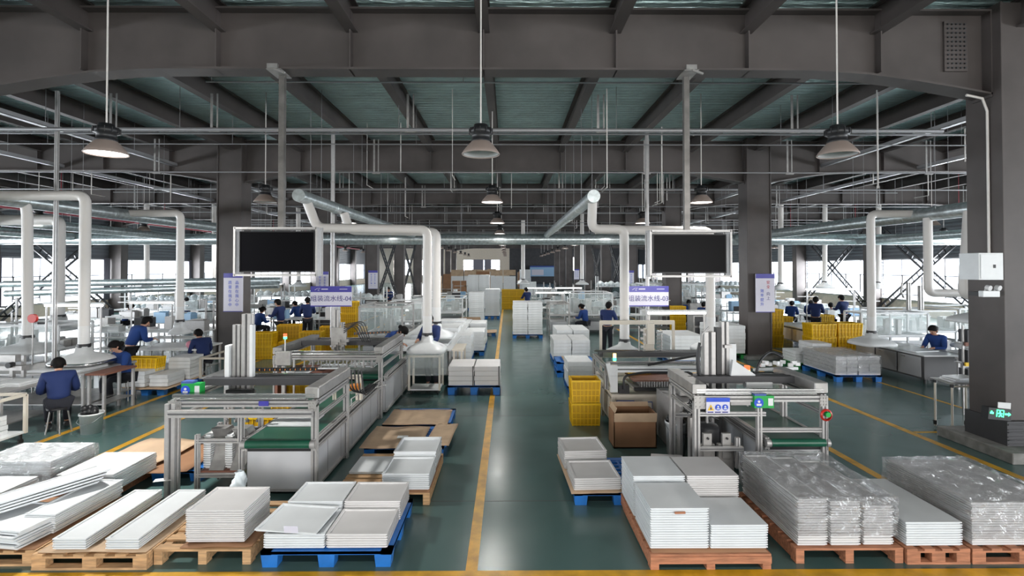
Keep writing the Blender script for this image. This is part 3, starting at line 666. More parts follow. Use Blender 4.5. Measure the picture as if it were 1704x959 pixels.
def pallet_wood(x0, x1, y0, y1, label, m='wood', h=.145, group=None, along='y', boards=7):
    r = thing('wooden_pallet', label, 'pallet', ((x0+x1)/2, (y0+y1)/2, 0), group); mb = MB()
    W = (x1-x0) if along == 'y' else (y1-y0); bw = W/boards*.78
    # deck boards lie across the stringers
    if along == 'y':        # stringers run away from the viewer, boards across
        n = boards; step = (y1-y0-.1)/(n-1)
        for i in range(n): y = y0+step*i; mb.box(x0, x1, y, y+.1, h-.02, h)
        mb.build('deck_boards', M[m], r)
        for i in range(3):
            x = x0+(x1-x0-.08)*i/2; s_ = MB(); s_.box(x, x+.08, y0+.0, y1, .02, h-.02); s_.box(x-.0, x+.08, y0+.0, y0+.1, .0, .02); s_.build('stringer', M[m], r, .003)
    else:
        n = boards; step = (x1-x0-.1)/(n-1)
        for i in range(n): x = x0+step*i; mb.box(x, x+.1, y0, y1, h-.02, h)
        mb.build('deck_boards', M[m], r)
        for i in range(3):
            y = y0+(y1-y0-.09)*i/2
            for j in range(3):
                x = x0+(x1-x0-.13)*j/2; s_ = MB(); s_.box(x, x+.13, y, y+.09, .02, h-.035); s_.build('block', M[m], r, .003)
            s_ = MB(); s_.box(x0, x1, y, y+.09, 0, .02); s_.box(x0, x1, y, y+.09, h-.036, h-.02); s_.build('runner', M[m], r)
    return r
def tray_mesh(w_, d_, h, open_=True, m='tray', depth=.012):
    mb = MB(); e = .011; a, b_ = w_/2, d_/2
    def ring(z, x, y): return [(-x,-y,z), (x,-y,z), (x,y,z), (-x,y,z)]
    R = [ring(0, a-e, b_-e), ring(h*.42, a-e, b_-e), ring(h*.48, a, b_), ring(h*.97, a, b_)]
    if open_: R += [ring(h*.97, a-.022, b_-.022), ring(h*.97-depth, a-.026, b_-.026)]
    vs = [v for g in R for v in g]; fs = [(3,2,1,0)]
    for i in range(len(R)-1):
        for k in range(4): fs.append((i*4+k, i*4+(k+1) % 4, i*4+4+(k+1) % 4, i*4+4+k))
    n = (len(R)-1)*4; fs.append((n, n+1, n+2, n+3)); mb.add(vs, fs)
    return mb
tcache = {}
def tray_stack(x0, x1, y0, y1, z0, z1, label, top_label, pitch=.0225, m='tray', rz=0, shear=0, jit=.003, open_=True, name='panel_tray', depth=.012, cat='tray', lean=0):
    w_, d_ = x1-x0, y1-y0; n = max(1, round((z1-z0)/pitch)); key = (round(w_, 3), round(d_, 3), pitch, m, open_, name)
    h = pitch; k0 = tcache.get(key)
    for i in range(n):
        if k0 is None: o = tray_mesh(w_, d_, h, open_, m, depth).build(name, M[m]); tcache[key] = k0 = o
        else: o = k0.copy(); col.objects.link(o)
        jx, jy = random.uniform(-jit, jit), random.uniform(-jit, jit)
        o.location = ((x0+x1)/2+jx+shear*i/n, (y0+y1)/2+jy+lean*i/n, z0+i*h+.0005); o.rotation_euler = (0, 0, rz+random.uniform(-1, 1)*jit)
        top = i == n-1
        for q in ('group',):
            if q in o: del o[q]
        lab = label; q = n-1-i
        if ' in the ' in label:
            h_, t_ = label.split(' in the ', 1); lab = fit('white tray %s from the top in the %s' % (ORDS[min(q, 20)], t_)) or fit('tray %s from top in the %s' % (ORDS[min(q, 20)], t_)) or label
            if q == 0: lab = fit('topmost white tray in the '+t_) or label
        tag(o, top_label if top and top_label else lab, cat, None if top and top_label else 'trays: '+label)
    return z0+n*h
def sheet(x0, x1, y0, y1, z, label, m='card', th=.008, rz=0, cat='cardboard sheet', name='cardboard_sheet', bend=.01):
    mb = MB(); nx = 8; c = ((x0+x1)/2, (y0+y1)/2, 0); vs = []
    for j in range(nx+1):
        for i in range(nx+1):
            x = x0+(x1-x0)*i/nx; y = y0+(y1-y0)*j/nx; vs.append((x, y, z+bend*(math.sin(i*1.1+x0*5)+math.sin(j*.9+y0*3))*.5+bend))
    mb.add(vs, [(j*(nx+1)+i, j*(nx+1)+i+1, (j+1)*(nx+1)+i+1, (j+1)*(nx+1)+i) for j in range(nx) for i in range(nx)], 0, True)
    if rz: mb.turn(rz, c)
    return tag(mb.build(name, M[m], solid=th), label, cat)
def film_cover(x0, x1, y0, y1, z0, z1, label, seed=0, extra=.025, over=.12):
    """crinkled clear film draped over a stack"""
    rg = random.Random(seed); mb = MB(); nx, ny, nz = 14, 20, 8; e = extra
    X0, X1, Y0, Y1, Z1 = x0-e, x1+e, y0-e, y1+e, z1+.012
    per = [(X0+(X1-X0)*i/nx, Y0) for i in range(nx)]+[(X1, Y0+(Y1-Y0)*i/ny) for i in range(ny)]+[(X1-(X1-X0)*i/nx, Y1) for i in range(nx)]+[(X0, Y1-(Y1-Y0)*i/ny) for i in range(ny)]
    n = len(per); vs = []; cx, cy = (x0+x1)/2, (y0+y1)/2
    for j in range(nz+1):
        z = z0+(Z1-z0)*j/nz
        for i, (x, y) in enumerate(per):
            k = .012*math.sin(i*2.1+j*.7+seed)+rg.uniform(-.007, .007)
            dx = math.copysign(k, x-cx) if x in (X0, X1) else 0; dy = math.copysign(k, y-cy) if y in (Y0, Y1) else 0
            vs.append((x+dx, y+dy, z+(rg.uniform(0, .012) if j == nz else 0)))
    mb.add(vs, [(j*n+i, j*n+(i+1) % n, (j+1)*n+(i+1) % n, (j+1)*n+i) for j in range(nz) for i in range(n)], 0, True)
    vs = []
    for j in range(ny+1):
        for i in range(nx+1):
            vs.append((X0+(X1-X0)*i/nx, Y0+(Y1-Y0)*j/ny, Z1+rg.uniform(0, .022)+.012*math.sin(i*1.7+j*.5)))
    mb.add(vs, [(j*(nx+1)+i, j*(nx+1)+i+1, (j+1)*(nx+1)+i+1, (j+1)*(nx+1)+i) for j in range(ny) for i in range(nx)], 0, True)
    return tag(mb.build('shrink_film', M['film']), label, 'plastic film')
# ---- front left blue pallet with four stacks
pallet_plastic(-2.30, -1.085, 4.92, 6.02, 'nearest blue plastic pallet in front of the left conveyor machine', h=.155)
Z = .163
sheet(-2.30, -1.085, 4.93, 6.0, .152, 'thin cardboard sheet under the four stacks on the nearest blue pallet', 'card_d', .004, bend=.001)
z = tray_stack(-2.285, -1.715, 4.95, 5.46, Z, .30, 'white panel tray in the front left stack on the nearest blue pallet', None, .0225)
tp = tray_mesh(.60, .52, .022); o = tp.build('panel_tray', M['tray']); o.location = (-2.06, 5.20, z+.018); o.rotation_euler = (.03, .02, -.09)
tag(o, 'loose white tray set askew on the front left stack of the nearest blue pallet', 'tray')
c = at(483, 883, 4.90); mb = MB(); mb.cbox((c.x, 4.915, c.z), (.13, .003, .07), 0, 0, .2, .03); tag(mb.build('paper_note', M['sign_w']), 'small paper note taped to the front left stack of the nearest blue pallet', 'paper note')
z = tray_stack(-1.70, -1.13, 4.95, 5.47, Z, .29, 'white panel tray in the front right stack on the nearest blue pallet', 'topmost slightly open tray of the front right stack on the nearest blue pallet', .0225, 'tray2')
z = tray_stack(-2.29, -1.72, 5.49, 5.99, Z, .36, 'white panel tray in the back left stack on the nearest blue pallet', 'topmost tray of the back left stack on the nearest blue pallet', .0225)
z = tray_stack(-1.70, -1.12, 5.49, 5.98, Z, .36, 'white panel tray in the back right stack on the nearest blue pallet', 'topmost tray of the back right stack on the nearest blue pallet', .0225, 'tray2')
# ---- wooden pallet with one tall stack
pallet_wood(-3.33, -2.42, 4.98, 6.0, 'worn wooden pallet under the tall single stack left of the nearest blue pallet', boards=6)
sheet(-3.10, -2.44, 5.0, 5.62, .146, 'brown sheet between the tall single stack and its wooden pallet', 'card_d', .006, .03)
tray_stack(-3.08, -2.52, 5.06, 5.60, .165, .475, 'white panel tray in the tall single stack left of the nearest blue pallet', 'topmost tray of the tall single stack left of the nearest blue pallet', .0205, 'tray2')
mb = MB(); rg = random.Random(2)
vs = []; 
for j in range(9):
    for i in range(16):
        t = i*2*PI/16; rr_ = (.10-.008*j)*(1+.35*math.sin(3*t+j)+rg.uniform(-.2, .2)); vs.append((-2.95+rr_*math.cos(t), 5.80+rr_*math.sin(t), .28+.035*j*1.0))
mb.add(vs, [(j*16+i, j*16+(i+1) % 16, (j+1)*16+(i+1) % 16, (j+1)*16+i) for j in range(8) for i in range(16)], 0, True)
mb.cyl((-2.95, 5.80, .147), (-2.95, 5.80, .30), .09, 12)
tag(mb.build('plastic_bag', M['bag']), 'crumpled clear plastic bag behind the tall single stack', 'plastic bag')
# ---- two long narrow stacks
pallet_wood(-4.40, -3.34, 4.9, 6.0, 'wooden pallet under the two long narrow stacks', along='x', boards=6)
sheet(-4.36, -3.36, 4.92, 6.0, .145, 'cardboard sheet lying under the two long narrow stacks', 'card', .006)
tray_stack(-4.24, -3.93, 4.94, 6.02, .165, .27, 'long narrow white tray in the left one of the two long stacks', 'topmost of the left one of the two long narrow stacks', .021, 'tray', name='long_tray')
tray_stack(-3.75, -3.44, 4.94, 6.02, .165, .27, 'long narrow white tray in the right one of the two long stacks', 'topmost of the right one of the two long narrow stacks', .021, 'tray', name='long_tray')
# ---- far left piles
pallet_wood(-5.75, -4.42, 4.97, 6.1, 'darker wooden pallet at the lower left corner of the view', along='x', boards=7)
sheet(-5.7, -4.44, 4.98, 6.1, .145, 'brown board under the leaning trays at the lower left corner', 'card_d', .008)
tray_stack(-5.25, -4.52, 4.98, 5.55, .165, .34, 'long white tray in the fanned pile at the lower left corner', None, .021, 'tray', rz=-.16, jit=.018, name='long_tray')
for i in range(4):
    o = tray_mesh(.36, 1.3, .022).build('long_tray', M['tray']); o.location = (-5.05+i*.02, 5.45+i*.03, .375+i*.028); o.rotation_euler = (.015*i, -.03-.02*i, -.50-.03*i)
    tag(o, ['lowest long white tray slid across the fanned pile', 'second long white tray slid across the fanned pile', 'third long white tray slid across the fanned pile', 'topmost long white tray slid across the fanned pile'][i], 'tray')
tray_stack(-4.78, -4.46, 5.25, 6.1, .165, .36, 'white tray in the narrow pile between the fanned trays and the long stacks', 'topmost of the narrow pile between the fanned trays and the long stacks', .021, 'tray', rz=-.05, jit=.008, name='long_tray')
pallet_wood(-6.9, -4.75, 6.15, 7.1, 'wooden pallet under the big bulky stack at the left edge', 'wood_r', boards=5)
tray_stack(-6.25, -5.35, 6.2, 6.85, .16, .53, 'white tray in the bulky film covered stack at the left edge', 'topmost tray of the bulky stack at the left edge', .023, 'tray', jit=.006, name='wide_tray')
film_cover(-6.25, -5.35, 6.2, 6.85, .2, .5, 'loose clear film hanging on the bulky stack at the left edge', 5)
tray_stack(-5.28, -4.62, 6.2, 6.95, .16, .36, 'white tray in the low stack right of the bulky stack at the left', 'topmost tray of the low stack right of the bulky stack at the left', .021, 'tray', jit=.005, name='wide_tray')
tray_stack(-6.1, -5.4, 5.6, 6.1, .166, .40, 'white tray in the small film covered stack at the left edge', 'topmost of the small stack at the left edge', .023, 'tray', jit=.005, name='wide_tray')
# cardboard on the floor left of the gantry leg
pallet_plastic(-5.15, -4.0, 6.9, 8.0, 'blue pallet half hidden under brown cardboard left of the gantry leg', h=.14)
sheet(-5.35, -4.15, 6.75, 7.9, .145, 'large brown cardboard sheet on the blue pallet by the gantry leg', 'card_d', .008, rz=.05, bend=.02)
sheet(-5.5, -4.6, 7.0, 8.0, .185, 'torn brown cardboard flap on top of the sheet by the gantry leg', 'card', .008, rz=-.12, bend=.02)
c = gp(272, 800, .2); mb = MB(); mb.cbox((c.x, c.y, .21), (.2, .1, .004), .3); tag(mb.build('paper_scrap', M['white']), 'white paper scrap lying on the brown cardboard', 'paper')
# ---- centre left pallet with three stacks
pallet_wood(-2.05, -.92, 6.2, 7.5, 'wooden pallet left of the aisle behind the nearest blue pallet', 'wood', along='y', boards=9)
sheet(-1.50, -.92, 6.2, 7.4, .146, 'brown sheet under the open trays left of the aisle', 'card_d', .005, bend=.003)
tray_stack(-1.49, -.93, 6.24, 6.80, .16, .34, 'white tray in the nearer stack of open trays left of the aisle', 'topmost open tray of the nearer stack left of the aisle', .024, 'tray', depth=.018, name='square_tray')
tray_stack(-1.48, -.93, 6.83, 7.42, .16, .40, 'white tray in the farther stack of open trays left of the aisle', 'topmost open tray of the farther stack left of the aisle', .05, 'tray', depth=.04, name='square_tray')
tray_stack(-2.03, -1.50, 6.75, 7.30, .147, .18, 'flat white panel on the bare slats behind the nearest blue pallet', 'upper flat white panel on the bare slats behind the nearest blue pallet', .016, 'tray', open_=False, name='flat_panel')
# ---- two blue pallets with cardboard
pallet_plastic(-2.12, -.95, 7.75, 8.75, 'blue pallet under the torn cardboard with a white label', h=.15)
pallet_plastic(-2.12, -.97, 8.85, 9.85, 'blue pallet under the cardboard sheet behind the torn one', h=.15)
sheet(-2.17, -1.28, 7.68, 8.72, .155, 'left piece of torn cardboard with a white label on the blue pallet', 'card', .008, bend=.012)
sheet(-1.22, -.85, 7.78, 8.85, .158, 'right piece of torn cardboard on the nearer cardboard topped pallet', 'card', .008, rz=-.04, bend=.012)
sheet(-2.1, -1.02, 8.8, 9.72, .156, 'single cardboard sheet on the farther cardboard topped pallet', 'card', .008, bend=.01)
c = gp(670, 728, .18); mb = MB(); mb.cbox((c.x, c.y, .186), (.16, .12, .003), .05); tag(mb.build('white_label', M['white']), 'white paper label on the torn cardboard', 'paper label')
# ---- front right pallet with four stacks
pallet_wood(1.32, 2.44, 4.86, 5.95, 'orange toned wooden pallet under the four front right stacks', 'wood_r', along='y', boards=8)
mb = MB(); mb.box(1.32, 2.44, 4.85, 4.862, .06, .125); mb.build('front_board', M['wood_r'], bpy.data.objects['wooden_pallet.%03d' % 0] if 'wooden_pallet.000' in bpy.data.objects else [o for o in bpy.data.objects if o.get('label','').startswith('orange toned')][0])
sheet(1.34, 2.42, 4.88, 6.4, .147, 'brown sheet under the four front right stacks', 'card_d', .004, bend=.002)
tray_stack(1.335, 1.885, 4.92, 5.50, .16, .545, 'white tray in the tall front stack nearest the aisle on the right pallet', 'topmost tray of the tall front stack nearest the aisle on the right pallet', .0225, 'tray', open_=False)
tray_stack(1.90, 2.44, 4.92, 5.50, .16, .39, 'white tray in the lower front stack on the right pallet', 'topmost tray of the lower front stack on the right pallet', .0225, 'tray', open_=False)
tray_stack(1.33, 1.88, 5.56, 6.14, .16, .59, 'white tray in the back stack nearest the aisle on the right pallet', 'topmost tray of the back stack nearest the aisle on the right pallet', .0225, 'tray', open_=False)
tray_stack(1.90, 2.45, 5.56, 6.12, .16, .59, 'white tray in the back stack farther from the aisle on the right pallet', 'topmost tray of the back stack farther from the aisle on the right pallet', .0225, 'tray2', open_=False)
pallet_wood(1.33, 2.43, 5.98, 6.3, 'end of a second wooden pallet behind the front right one', 'wood_r', along='y', boards=3)
mb = MB(); mb.cbox((1.61, 4.905, .505), (.10, .012, .018), .05); tag(mb.build('wood_scrap', M['wood_r']), 'small brown wood scrap on the front of the tall front right stack', 'wood scrap')
# ---- small blue pallet with open trays right of the aisle
pallet_plastic(.78, 1.86, 6.17, 7.3, 'blue plastic pallet under open trays right of the aisle', h=.15)
sheet(.72, 1.36, 6.16, 7.45, .15, 'cardboard sheet under the open trays right of the aisle', 'card', .006, rz=.04, bend=.003)
tray_stack(.77, 1.33, 6.2, 6.78, .165, .32, 'white open tray in the nearer stack right of the aisle', 'topmost open tray of the nearer stack right of the aisle', .024, 'tray2', rz=.04, name='square_tray', depth=.018)
tray_stack(.72, 1.28, 6.86, 7.42, .165, .41, 'white open tray in the farther stack right of the aisle', 'topmost open tray of the farther stack right of the aisle', .026, 'tray2', rz=.06, name='square_tray', depth=.02)
# ---- right film-wrapped pallets
pallet_wood(2.72, 3.74, 4.95, 6.2, 'reddish wooden pallet under the three narrow film wrapped stacks', 'wood_r', along='y', boards=8)
for i, (a, zt) in enumerate(((2.76, .585), (3.075, .56), (3.39, .53))):
    wd = ['left', 'middle', 'right'][i]
    tray_stack(a, a+.285, 4.99, 6.16, .148, zt, 'white narrow tray in the %s of the three film wrapped stacks' % wd, 'topmost tray of the %s film wrapped stack' % wd, .0235, 'tray2', jit=.006, name='narrow_tray')
film_cover(2.76, 3.675, 5.0, 6.16, .25, .60, 'shiny crinkled film over the three narrow stacks', 1)
pallet_wood(3.76, 4.36, 4.93, 6.0, 'small reddish wooden pallet under the plain low stack at right', 'wood_r', along='x', boards=4)
tray_stack(3.79, 4.33, 4.98, 6.0, .147, .375, 'white tray in the plain low stack between the film wrapped ones', 'topmost tray of the plain low stack between the film wrapped ones', .0225, 'tray', open_=False, name='door_tray')
pallet_wood(4.38, 5.4, 4.93, 6.1, 'reddish wooden pallet at the lower right corner', 'wood_r', along='x', boards=6)
tray_stack(4.42, 5.32, 4.98, 6.1, .147, .55, 'white tray in the wide film wrapped stack at the lower right corner', 'topmost tray of the wide film wrapped stack at the lower right corner', .0225, 'tray2', jit=.005, open_=False, name='large_tray')
film_cover(4.42, 5.32, 4.98, 6.1, .22, .56, 'shiny film over the wide stack at the lower right corner', 2)
# ================================================================== CRATES, BOXES
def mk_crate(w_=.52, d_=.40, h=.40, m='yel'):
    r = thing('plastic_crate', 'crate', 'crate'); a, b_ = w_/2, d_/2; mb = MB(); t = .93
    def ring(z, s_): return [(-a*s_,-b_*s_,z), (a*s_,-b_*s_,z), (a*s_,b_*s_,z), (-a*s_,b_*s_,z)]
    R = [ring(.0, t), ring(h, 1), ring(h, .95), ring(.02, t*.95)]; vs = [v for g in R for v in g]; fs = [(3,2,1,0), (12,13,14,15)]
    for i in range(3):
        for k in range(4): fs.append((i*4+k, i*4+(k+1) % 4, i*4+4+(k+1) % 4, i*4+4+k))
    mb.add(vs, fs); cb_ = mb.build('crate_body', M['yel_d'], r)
    mb = MB()
    for z in (h-.035, h*.55, h*.3, .01):
        s_ = t+(1-t)*z/h
        for sy in (-1, 1): mb.box(-a*s_-.01, a*s_+.01, sy*b_*s_-.012, sy*b_*s_+.012, z, z+(.03 if z > h*.8 else .012))
        for sx in (-1, 1): mb.box(sx*a*s_-.012, sx*a*s_+.012, -b_*s_, b_*s_, z, z+(.03 if z > h*.8 else .012))
    n = 7
    for i in range(n+1):
        x = -a+2*a*i/n
        for sy in (-1, 1): mb.bar((x*t, sy*(b_*t+.010), .0), (x, sy*(b_+.010), h), .012, .014)
    for i in range(5+1):
        y = -b_+2*b_*i/5
        for sx in (-1, 1): mb.bar((sx*(a*t+.010), y*t, .0), (sx*(a+.010), y, h), .012, .014)
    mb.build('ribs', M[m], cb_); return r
crate = Maker(mk_crate())
mbx = None
def crates(x, y, n, label, rz=0, s=(1,1,1), z0=0, group=None):
    for i in range(n):
        o = crate((x, y, z0+i*.405*s[2]), rz, label % ('top' if i == n-1 else ['bottom', 'second', 'third', 'fourth'][i]) if '%s' in label else label, group); o.scale = s
crates(1.38, 9.45, 2, 'yellow crate, %s of the pair standing right of the aisle', 0, (.95, 1, 1))
crates(-3.35, 8.3, 2, 'yellow crate, %s of the pair under the left gantry', 0, (1.1, .9, .85))
crates(-3.95, 8.6, 1, 'yellow crate beside the pair under the left gantry', 0, (1.1, .9, 1))
crates(-8.3, 12.05, 1, 'wide yellow crate beside the worker bending over the left table', .0, (1.4, .8, .75), z0=.45)
mb = MB(); mb.box(-8.62, -7.98, 11.9, 12.22, .15, .45); tag(mb.build('grey_bin', M['alu_d'], bevel=.01), 'grey bin carrying the wide yellow crate', 'bin')
for i, (x, y, n, s_) in enumerate(((-6.75, 16.6, 1, 1.2), (-7.5, 16.2, 2, 1.0), (-6.1, 16.4, 2, 1.0), (-6.0, 17.8, 2, 1.0), (-7.3, 17.6, 2, 1.1), (-5.35, 19, 2, .8))):
    crates(x, y, n, ['lone yellow crate in front of the left assembly workers', 'yellow crate, %s of the leftmost pair by the left assembly workers', 'yellow crate, %s of the middle pair by the left assembly workers', 'yellow crate, %s of the pair behind the middle pair at left', 'yellow crate, %s of the pair nearest the left bench workers', 'yellow crate, %s of the small pair right of the left workers'][i], .05*i, (s_*1.2, s_, s_))
crates(-5.5, 18.3, 4, 'tall yellow crate column, %s crate, beside the third left column', 0, (1, 1, 1))
# big yellow mesh boxes on the right
for i, (x, y, n, s_) in enumerate(((7.95+1.25, 15.4, 3, (1.35, 1.2, .95)), (10.1, 15.6, 3, (1.35, 1.2, .95)), (9.2, 18.4, 3, (1.5, 1.2, 1.1)), (10.6, 20.4, 2, (1.6, 1.2, 1.1)), (12.2, 20.2, 2, (1.2, 1.1, 1.2)), (7.0, 21.5, 3, (1, 1, 1)))):
    crates(x, y, n, ['yellow box, %s of the pile right beside the second right column', 'yellow box, %s of the second pile from the right column', 'yellow box, %s of the pile behind the two big piles', 'yellow box, %s of the pile in front of the right workers', 'yellow box, %s of the narrow pile beside the glass machine', 'yellow box, %s of the pile seen under the right television'][i], 0, s_)
for i, x in enumerate((-.15, .35, .85)):
    crates(x, 35, 3, ['yellow crate, %s of the left pile far down the aisle', 'yellow crate, %s of the middle pile far down the aisle', 'yellow crate, %s of the right pile far down the aisle'][i], 0, (.95, 1, 1.1))
crates(-4.0, 10.2, 1, 'open yellow crate with white parts behind the tower light', 0, (1.3, 1, .8), z0=.25)
crates(2.45, 9.9, 1, 'yellow crate inside the second right machine', 0, (.8, .8, .5), z0=.78)
def open_box(x0, x1, y0, y1, h, label, m='card_d'):
    r = thing('cardboard_box', label, 'cardboard box', ((x0+x1)/2, (y0+y1)/2, 0)); t = .012; mb = MB()
    mb.box(x0, x1, y0, y0+t, 0, h); mb.box(x0, x1, y1-t, y1, 0, h); mb.box(x0, x0+t, y0, y1, 0, h); mb.box(x1-t, x1, y0, y1, 0, h); mb.box(x0, x1, y0, y1, 0, .02); mb.build('box_walls', M[m], r)
    f = MB(); f.cbox(((x0+x1)/2, y0-.02, h-.06), (x1-x0, .008, .14), 0, 0, .15); f.build('flap', M['card'], r)
    f = MB(); f.cbox((x0+.03, (y0+y1)/2, h+.03), (.008, (y1-y0)*.96, .1), 0, 0, 0, .4); f.build('flap', M['card'], r)
    f = MB(); f.cbox(((x0+x1)/2, y1+.01, h+.02), ((x1-x0)*.95, .008, .1), 0, 0, -.3); f.build('flap', M['card'], r)
open_box(1.64, 2.3, 8.1, 8.52, .54, 'open brown cardboard box beside the second right machine')
open_box(-2.05, -1.15, 21.5, 22.4, .6, 'cardboard box with loose tubes far left of the aisle', 'card')
def bucket(x, y, label, m='white', r_=.13, h=.36, stuff=None, z=0):
    r = thing('bucket', label, 'bucket', (x, y, z)); mb = MB(); mb.lathe((x, y, z), [(1e-3, 0), (r_*.85, 0), (r_, h), (r_*1.06, h), (r_*1.06, h-.03), (r_*1.0, h-.03)], 24); mb.lathe((x, y, z), [(r_*.98, h), (r_*.84, .02)], 24); mb.build('bucket_body', M[m], r)
    mb = MB(); mb.tube([(x-r_*1.05, y, z+h-.05), (x-r_*.8, y-r_*.9, z+h-.13), (x, y-r_*1.25, z+h-.17), (x+r_*.8, y-r_*.9, z+h-.13), (x+r_*1.05, y, z+h-.05)], .004, 6); mb.build('handle', M['pipe'], r)
    if stuff:
        mb = MB(); rg = random.Random(int(x*10))
        for k in range(9): mb.ball((x+rg.uniform(-.6, .6)*r_, y+rg.uniform(-.6, .6)*r_, z+h+rg.uniform(-.02, .07)), r_*.35, 5)
        mb.build('contents', M[stuff], r)
bucket(-7.05, 8.95, 'white bucket with dark rags beside the nearest seated worker', r_=.17, h=.34, stuff='black')
bucket(2.53, 7.9, 'white bucket with tools between the brown box and the right gantry', r_=.15, h=.48, stuff='black')
# ================================================================== MACHINES
def coil(mb, pts, r=.014, m=0): mb.tube(arc_pts(pts, .12, 5), r, 7, m)
def conveyor(x0, x1, y0, y1, zb, label, side_z0=.05, panels=6, seam=True):
    r = thing('belt_conveyor', label, 'conveyor', ((x0+x1)/2, y0, 0)); t = .05
    mb = MB(); n = 10; vs = []
    prof_ = [(y0+.05-.05*math.sin(a), zb-.05+.05*math.cos(a)) for a in [PI*i/8 for i in range(9)]]
    P = [(y1, zb)] + prof_ + [(y1, zb-.1)]
    k = len(P); vs = [(x0+.03, y, z) for y, z in P]+[(x1-.03, y, z) for y, z in P]
    mb.add(vs, [(i, i+1, k+i+1, k+i) for i in range(k-1)], 0, False); mb.build('belt', M['belt'], r)
    mb = MB(); mb.cyl((x0, y0+.055, zb-.055), (x1, y0+.055, zb-.055), .035, 12); mb.cyl((x0-.03, y0+.055, zb-.055), (x0+.03, y0+.055, zb-.055), .05, 12); mb.cyl((x1-.03, y0+.055, zb-.055), (x1+.03, y0+.055, zb-.055), .05, 12); mb.build('roller', M['alu'], r)
    for x in (x0, x1):
        mb = MB(); mb.prof((x, y0+.07, zb-.02), (x, y1, zb-.02), .05); mb.prof((x, y0+.07, zb-.11), (x, y1, zb-.11), .06); mb.build('side_rail', M['alu'], r)
    mb = MB(); mb.box(x0+.02, x1-.02, y0+.1, y1, side_z0, zb-.14, 0)
    cabi = mb.build('cabinet', M['cabw'], r)
    mb = MB()
    for i in range(panels+1):
        y = y0+.1+(y1-y0-.1)*i/panels
        for x in (x0+.02, x1-.02): mb.box(x-.0015, x+.0015, y-.005, y+.005, side_z0, zb-.14, 1)
    for x in (x0+.01, x1-.01): mb.box(x-.022, x+.022, y0+.1, y1, side_z0-.0, side_z0+.03)
    mb.box(x0, x1, y0+.085, y0+.1, side_z0, side_z0+.03); mb.build('panel_seams', M['alu'], cabi)
    mb = MB(); mb.box(x0+.03, x1-.03, y0+.09, y1, zb-.15, zb-.11); mb.build('gap_shade', M['black'], r)  # black strip painting the shade in the gap under the belt
    mb = MB()
    for y in (y0+.25, y1-.25):
        for x in (x0+.1, x1-.1): mb.cyl((x, y, 0), (x, y, side_z0), .03, 8)
    mb.build('feet', M['black'], r); return r
def plate_bits(mb, c, w_, h_, m=0):       # corner plate with bolts
    x, y, z = c; mb.box(x-w_/2, x+w_/2, y-.008, y, z-h_/2, z+h_/2, m)
    for i in (-1, 0, 1):
        for j in (-1, 0, 1): mb.cyl((x+i*w_*.33, y-.016, z+j*h_*.33), (x+i*w_*.33, y-.008, z+j*h_*.33), .012, 6, m)
def gantry(x0, x1, y0, y1, zt, label, foot=0.0, mids=(), cover_r=True, cover_l=False, w_=.072, xb=None, rear=True):
    r = thing('gantry_frame', label, 'machine frame', ((x0+x1)/2, (y0+y1)/2, 0))
    for x in (x0, x1):
        for y in (y0, y1):
            mb = MB(); mb.prof((x, y, foot), (x, y, zt), w_); mb.build('post', M['alu'], r)
    for y in (y0, y1):
        mb = MB(); mb.prof((x0-w_/2, y, zt-.01), (x1+w_/2, y, zt-.01), w_); mb.build('cross_beam', M['alu'], r)
        mb = MB(); mb.prof((x0, y, zt+.085), (x1, y, zt+.085), .045); mb.cyl((x0+.1, y-.02, zt+.05), (x1-.1, y-.02, zt+.05), .014, 8); mb.build('linear_rail', M['chrome'], r)
    for x in (x0, x1):
        mb = MB(); mb.prof((x, y0, zt), (x, y1, zt), w_); mb.prof((x, y0, zt-.2), (x, y1, zt-.2), w_*.6); mb.build('side_beam', M['alu'], r)
    mb = MB(); plate_bits(mb, (x0+.04, y0-w_/2, zt-.05), .16, .16); plate_bits(mb, (x1-.02, y0-w_/2, zt-.04), .1, .12); mb.build('corner_plate', M['alu_d'], r)
    if cover_r: mb = MB(); mb.box(x1-.12, x1+.05, y0-.02, y1+.05, zt+.05, zt+.19); mb.build('rail_cover', M['alu_d'], r, .012)
    if cover_l: mb = MB(); mb.box(x0-.05, x0+.12, y0-.02, y1+.05, zt+.05, zt+.17); mb.build('rail_cover', M['alu_d'], r, .004)
    mb = MB(); yy = (y0+y1)/2+.05
    mb.prof((x0, yy, zt+.12), (x1, yy, zt+.12), .09); mb.prof((x0, yy+.16, zt+.12), (x1, yy+.16, zt+.12), .06); mb.box(x0+.05, x1-.1, yy-.09, yy-.05, zt+.08, zt+.17); mb.build('moving_bridge', M['steel_d'], r)
    return r
def drag_chain(p, q, label, r=.05, loop=None):
    mb = MB(); p, q = Vector(p), Vector(q); n = int((q-p).length/.035)
    for i in range(n):
        c = p+(q-p)*(i+.5)/n; mb.cbox(c, (.028, .05, .045), math.atan2((q-p).y, (q-p).x), 0)
        if i % 2: mb.cbox(c-Vector((0, .026, 0)), (.012, .004, .02), math.atan2((q-p).y, (q-p).x), 1)
    return tag(mb.build('drag_chain', [M['black'], M['orange']]), label, 'cable chain')
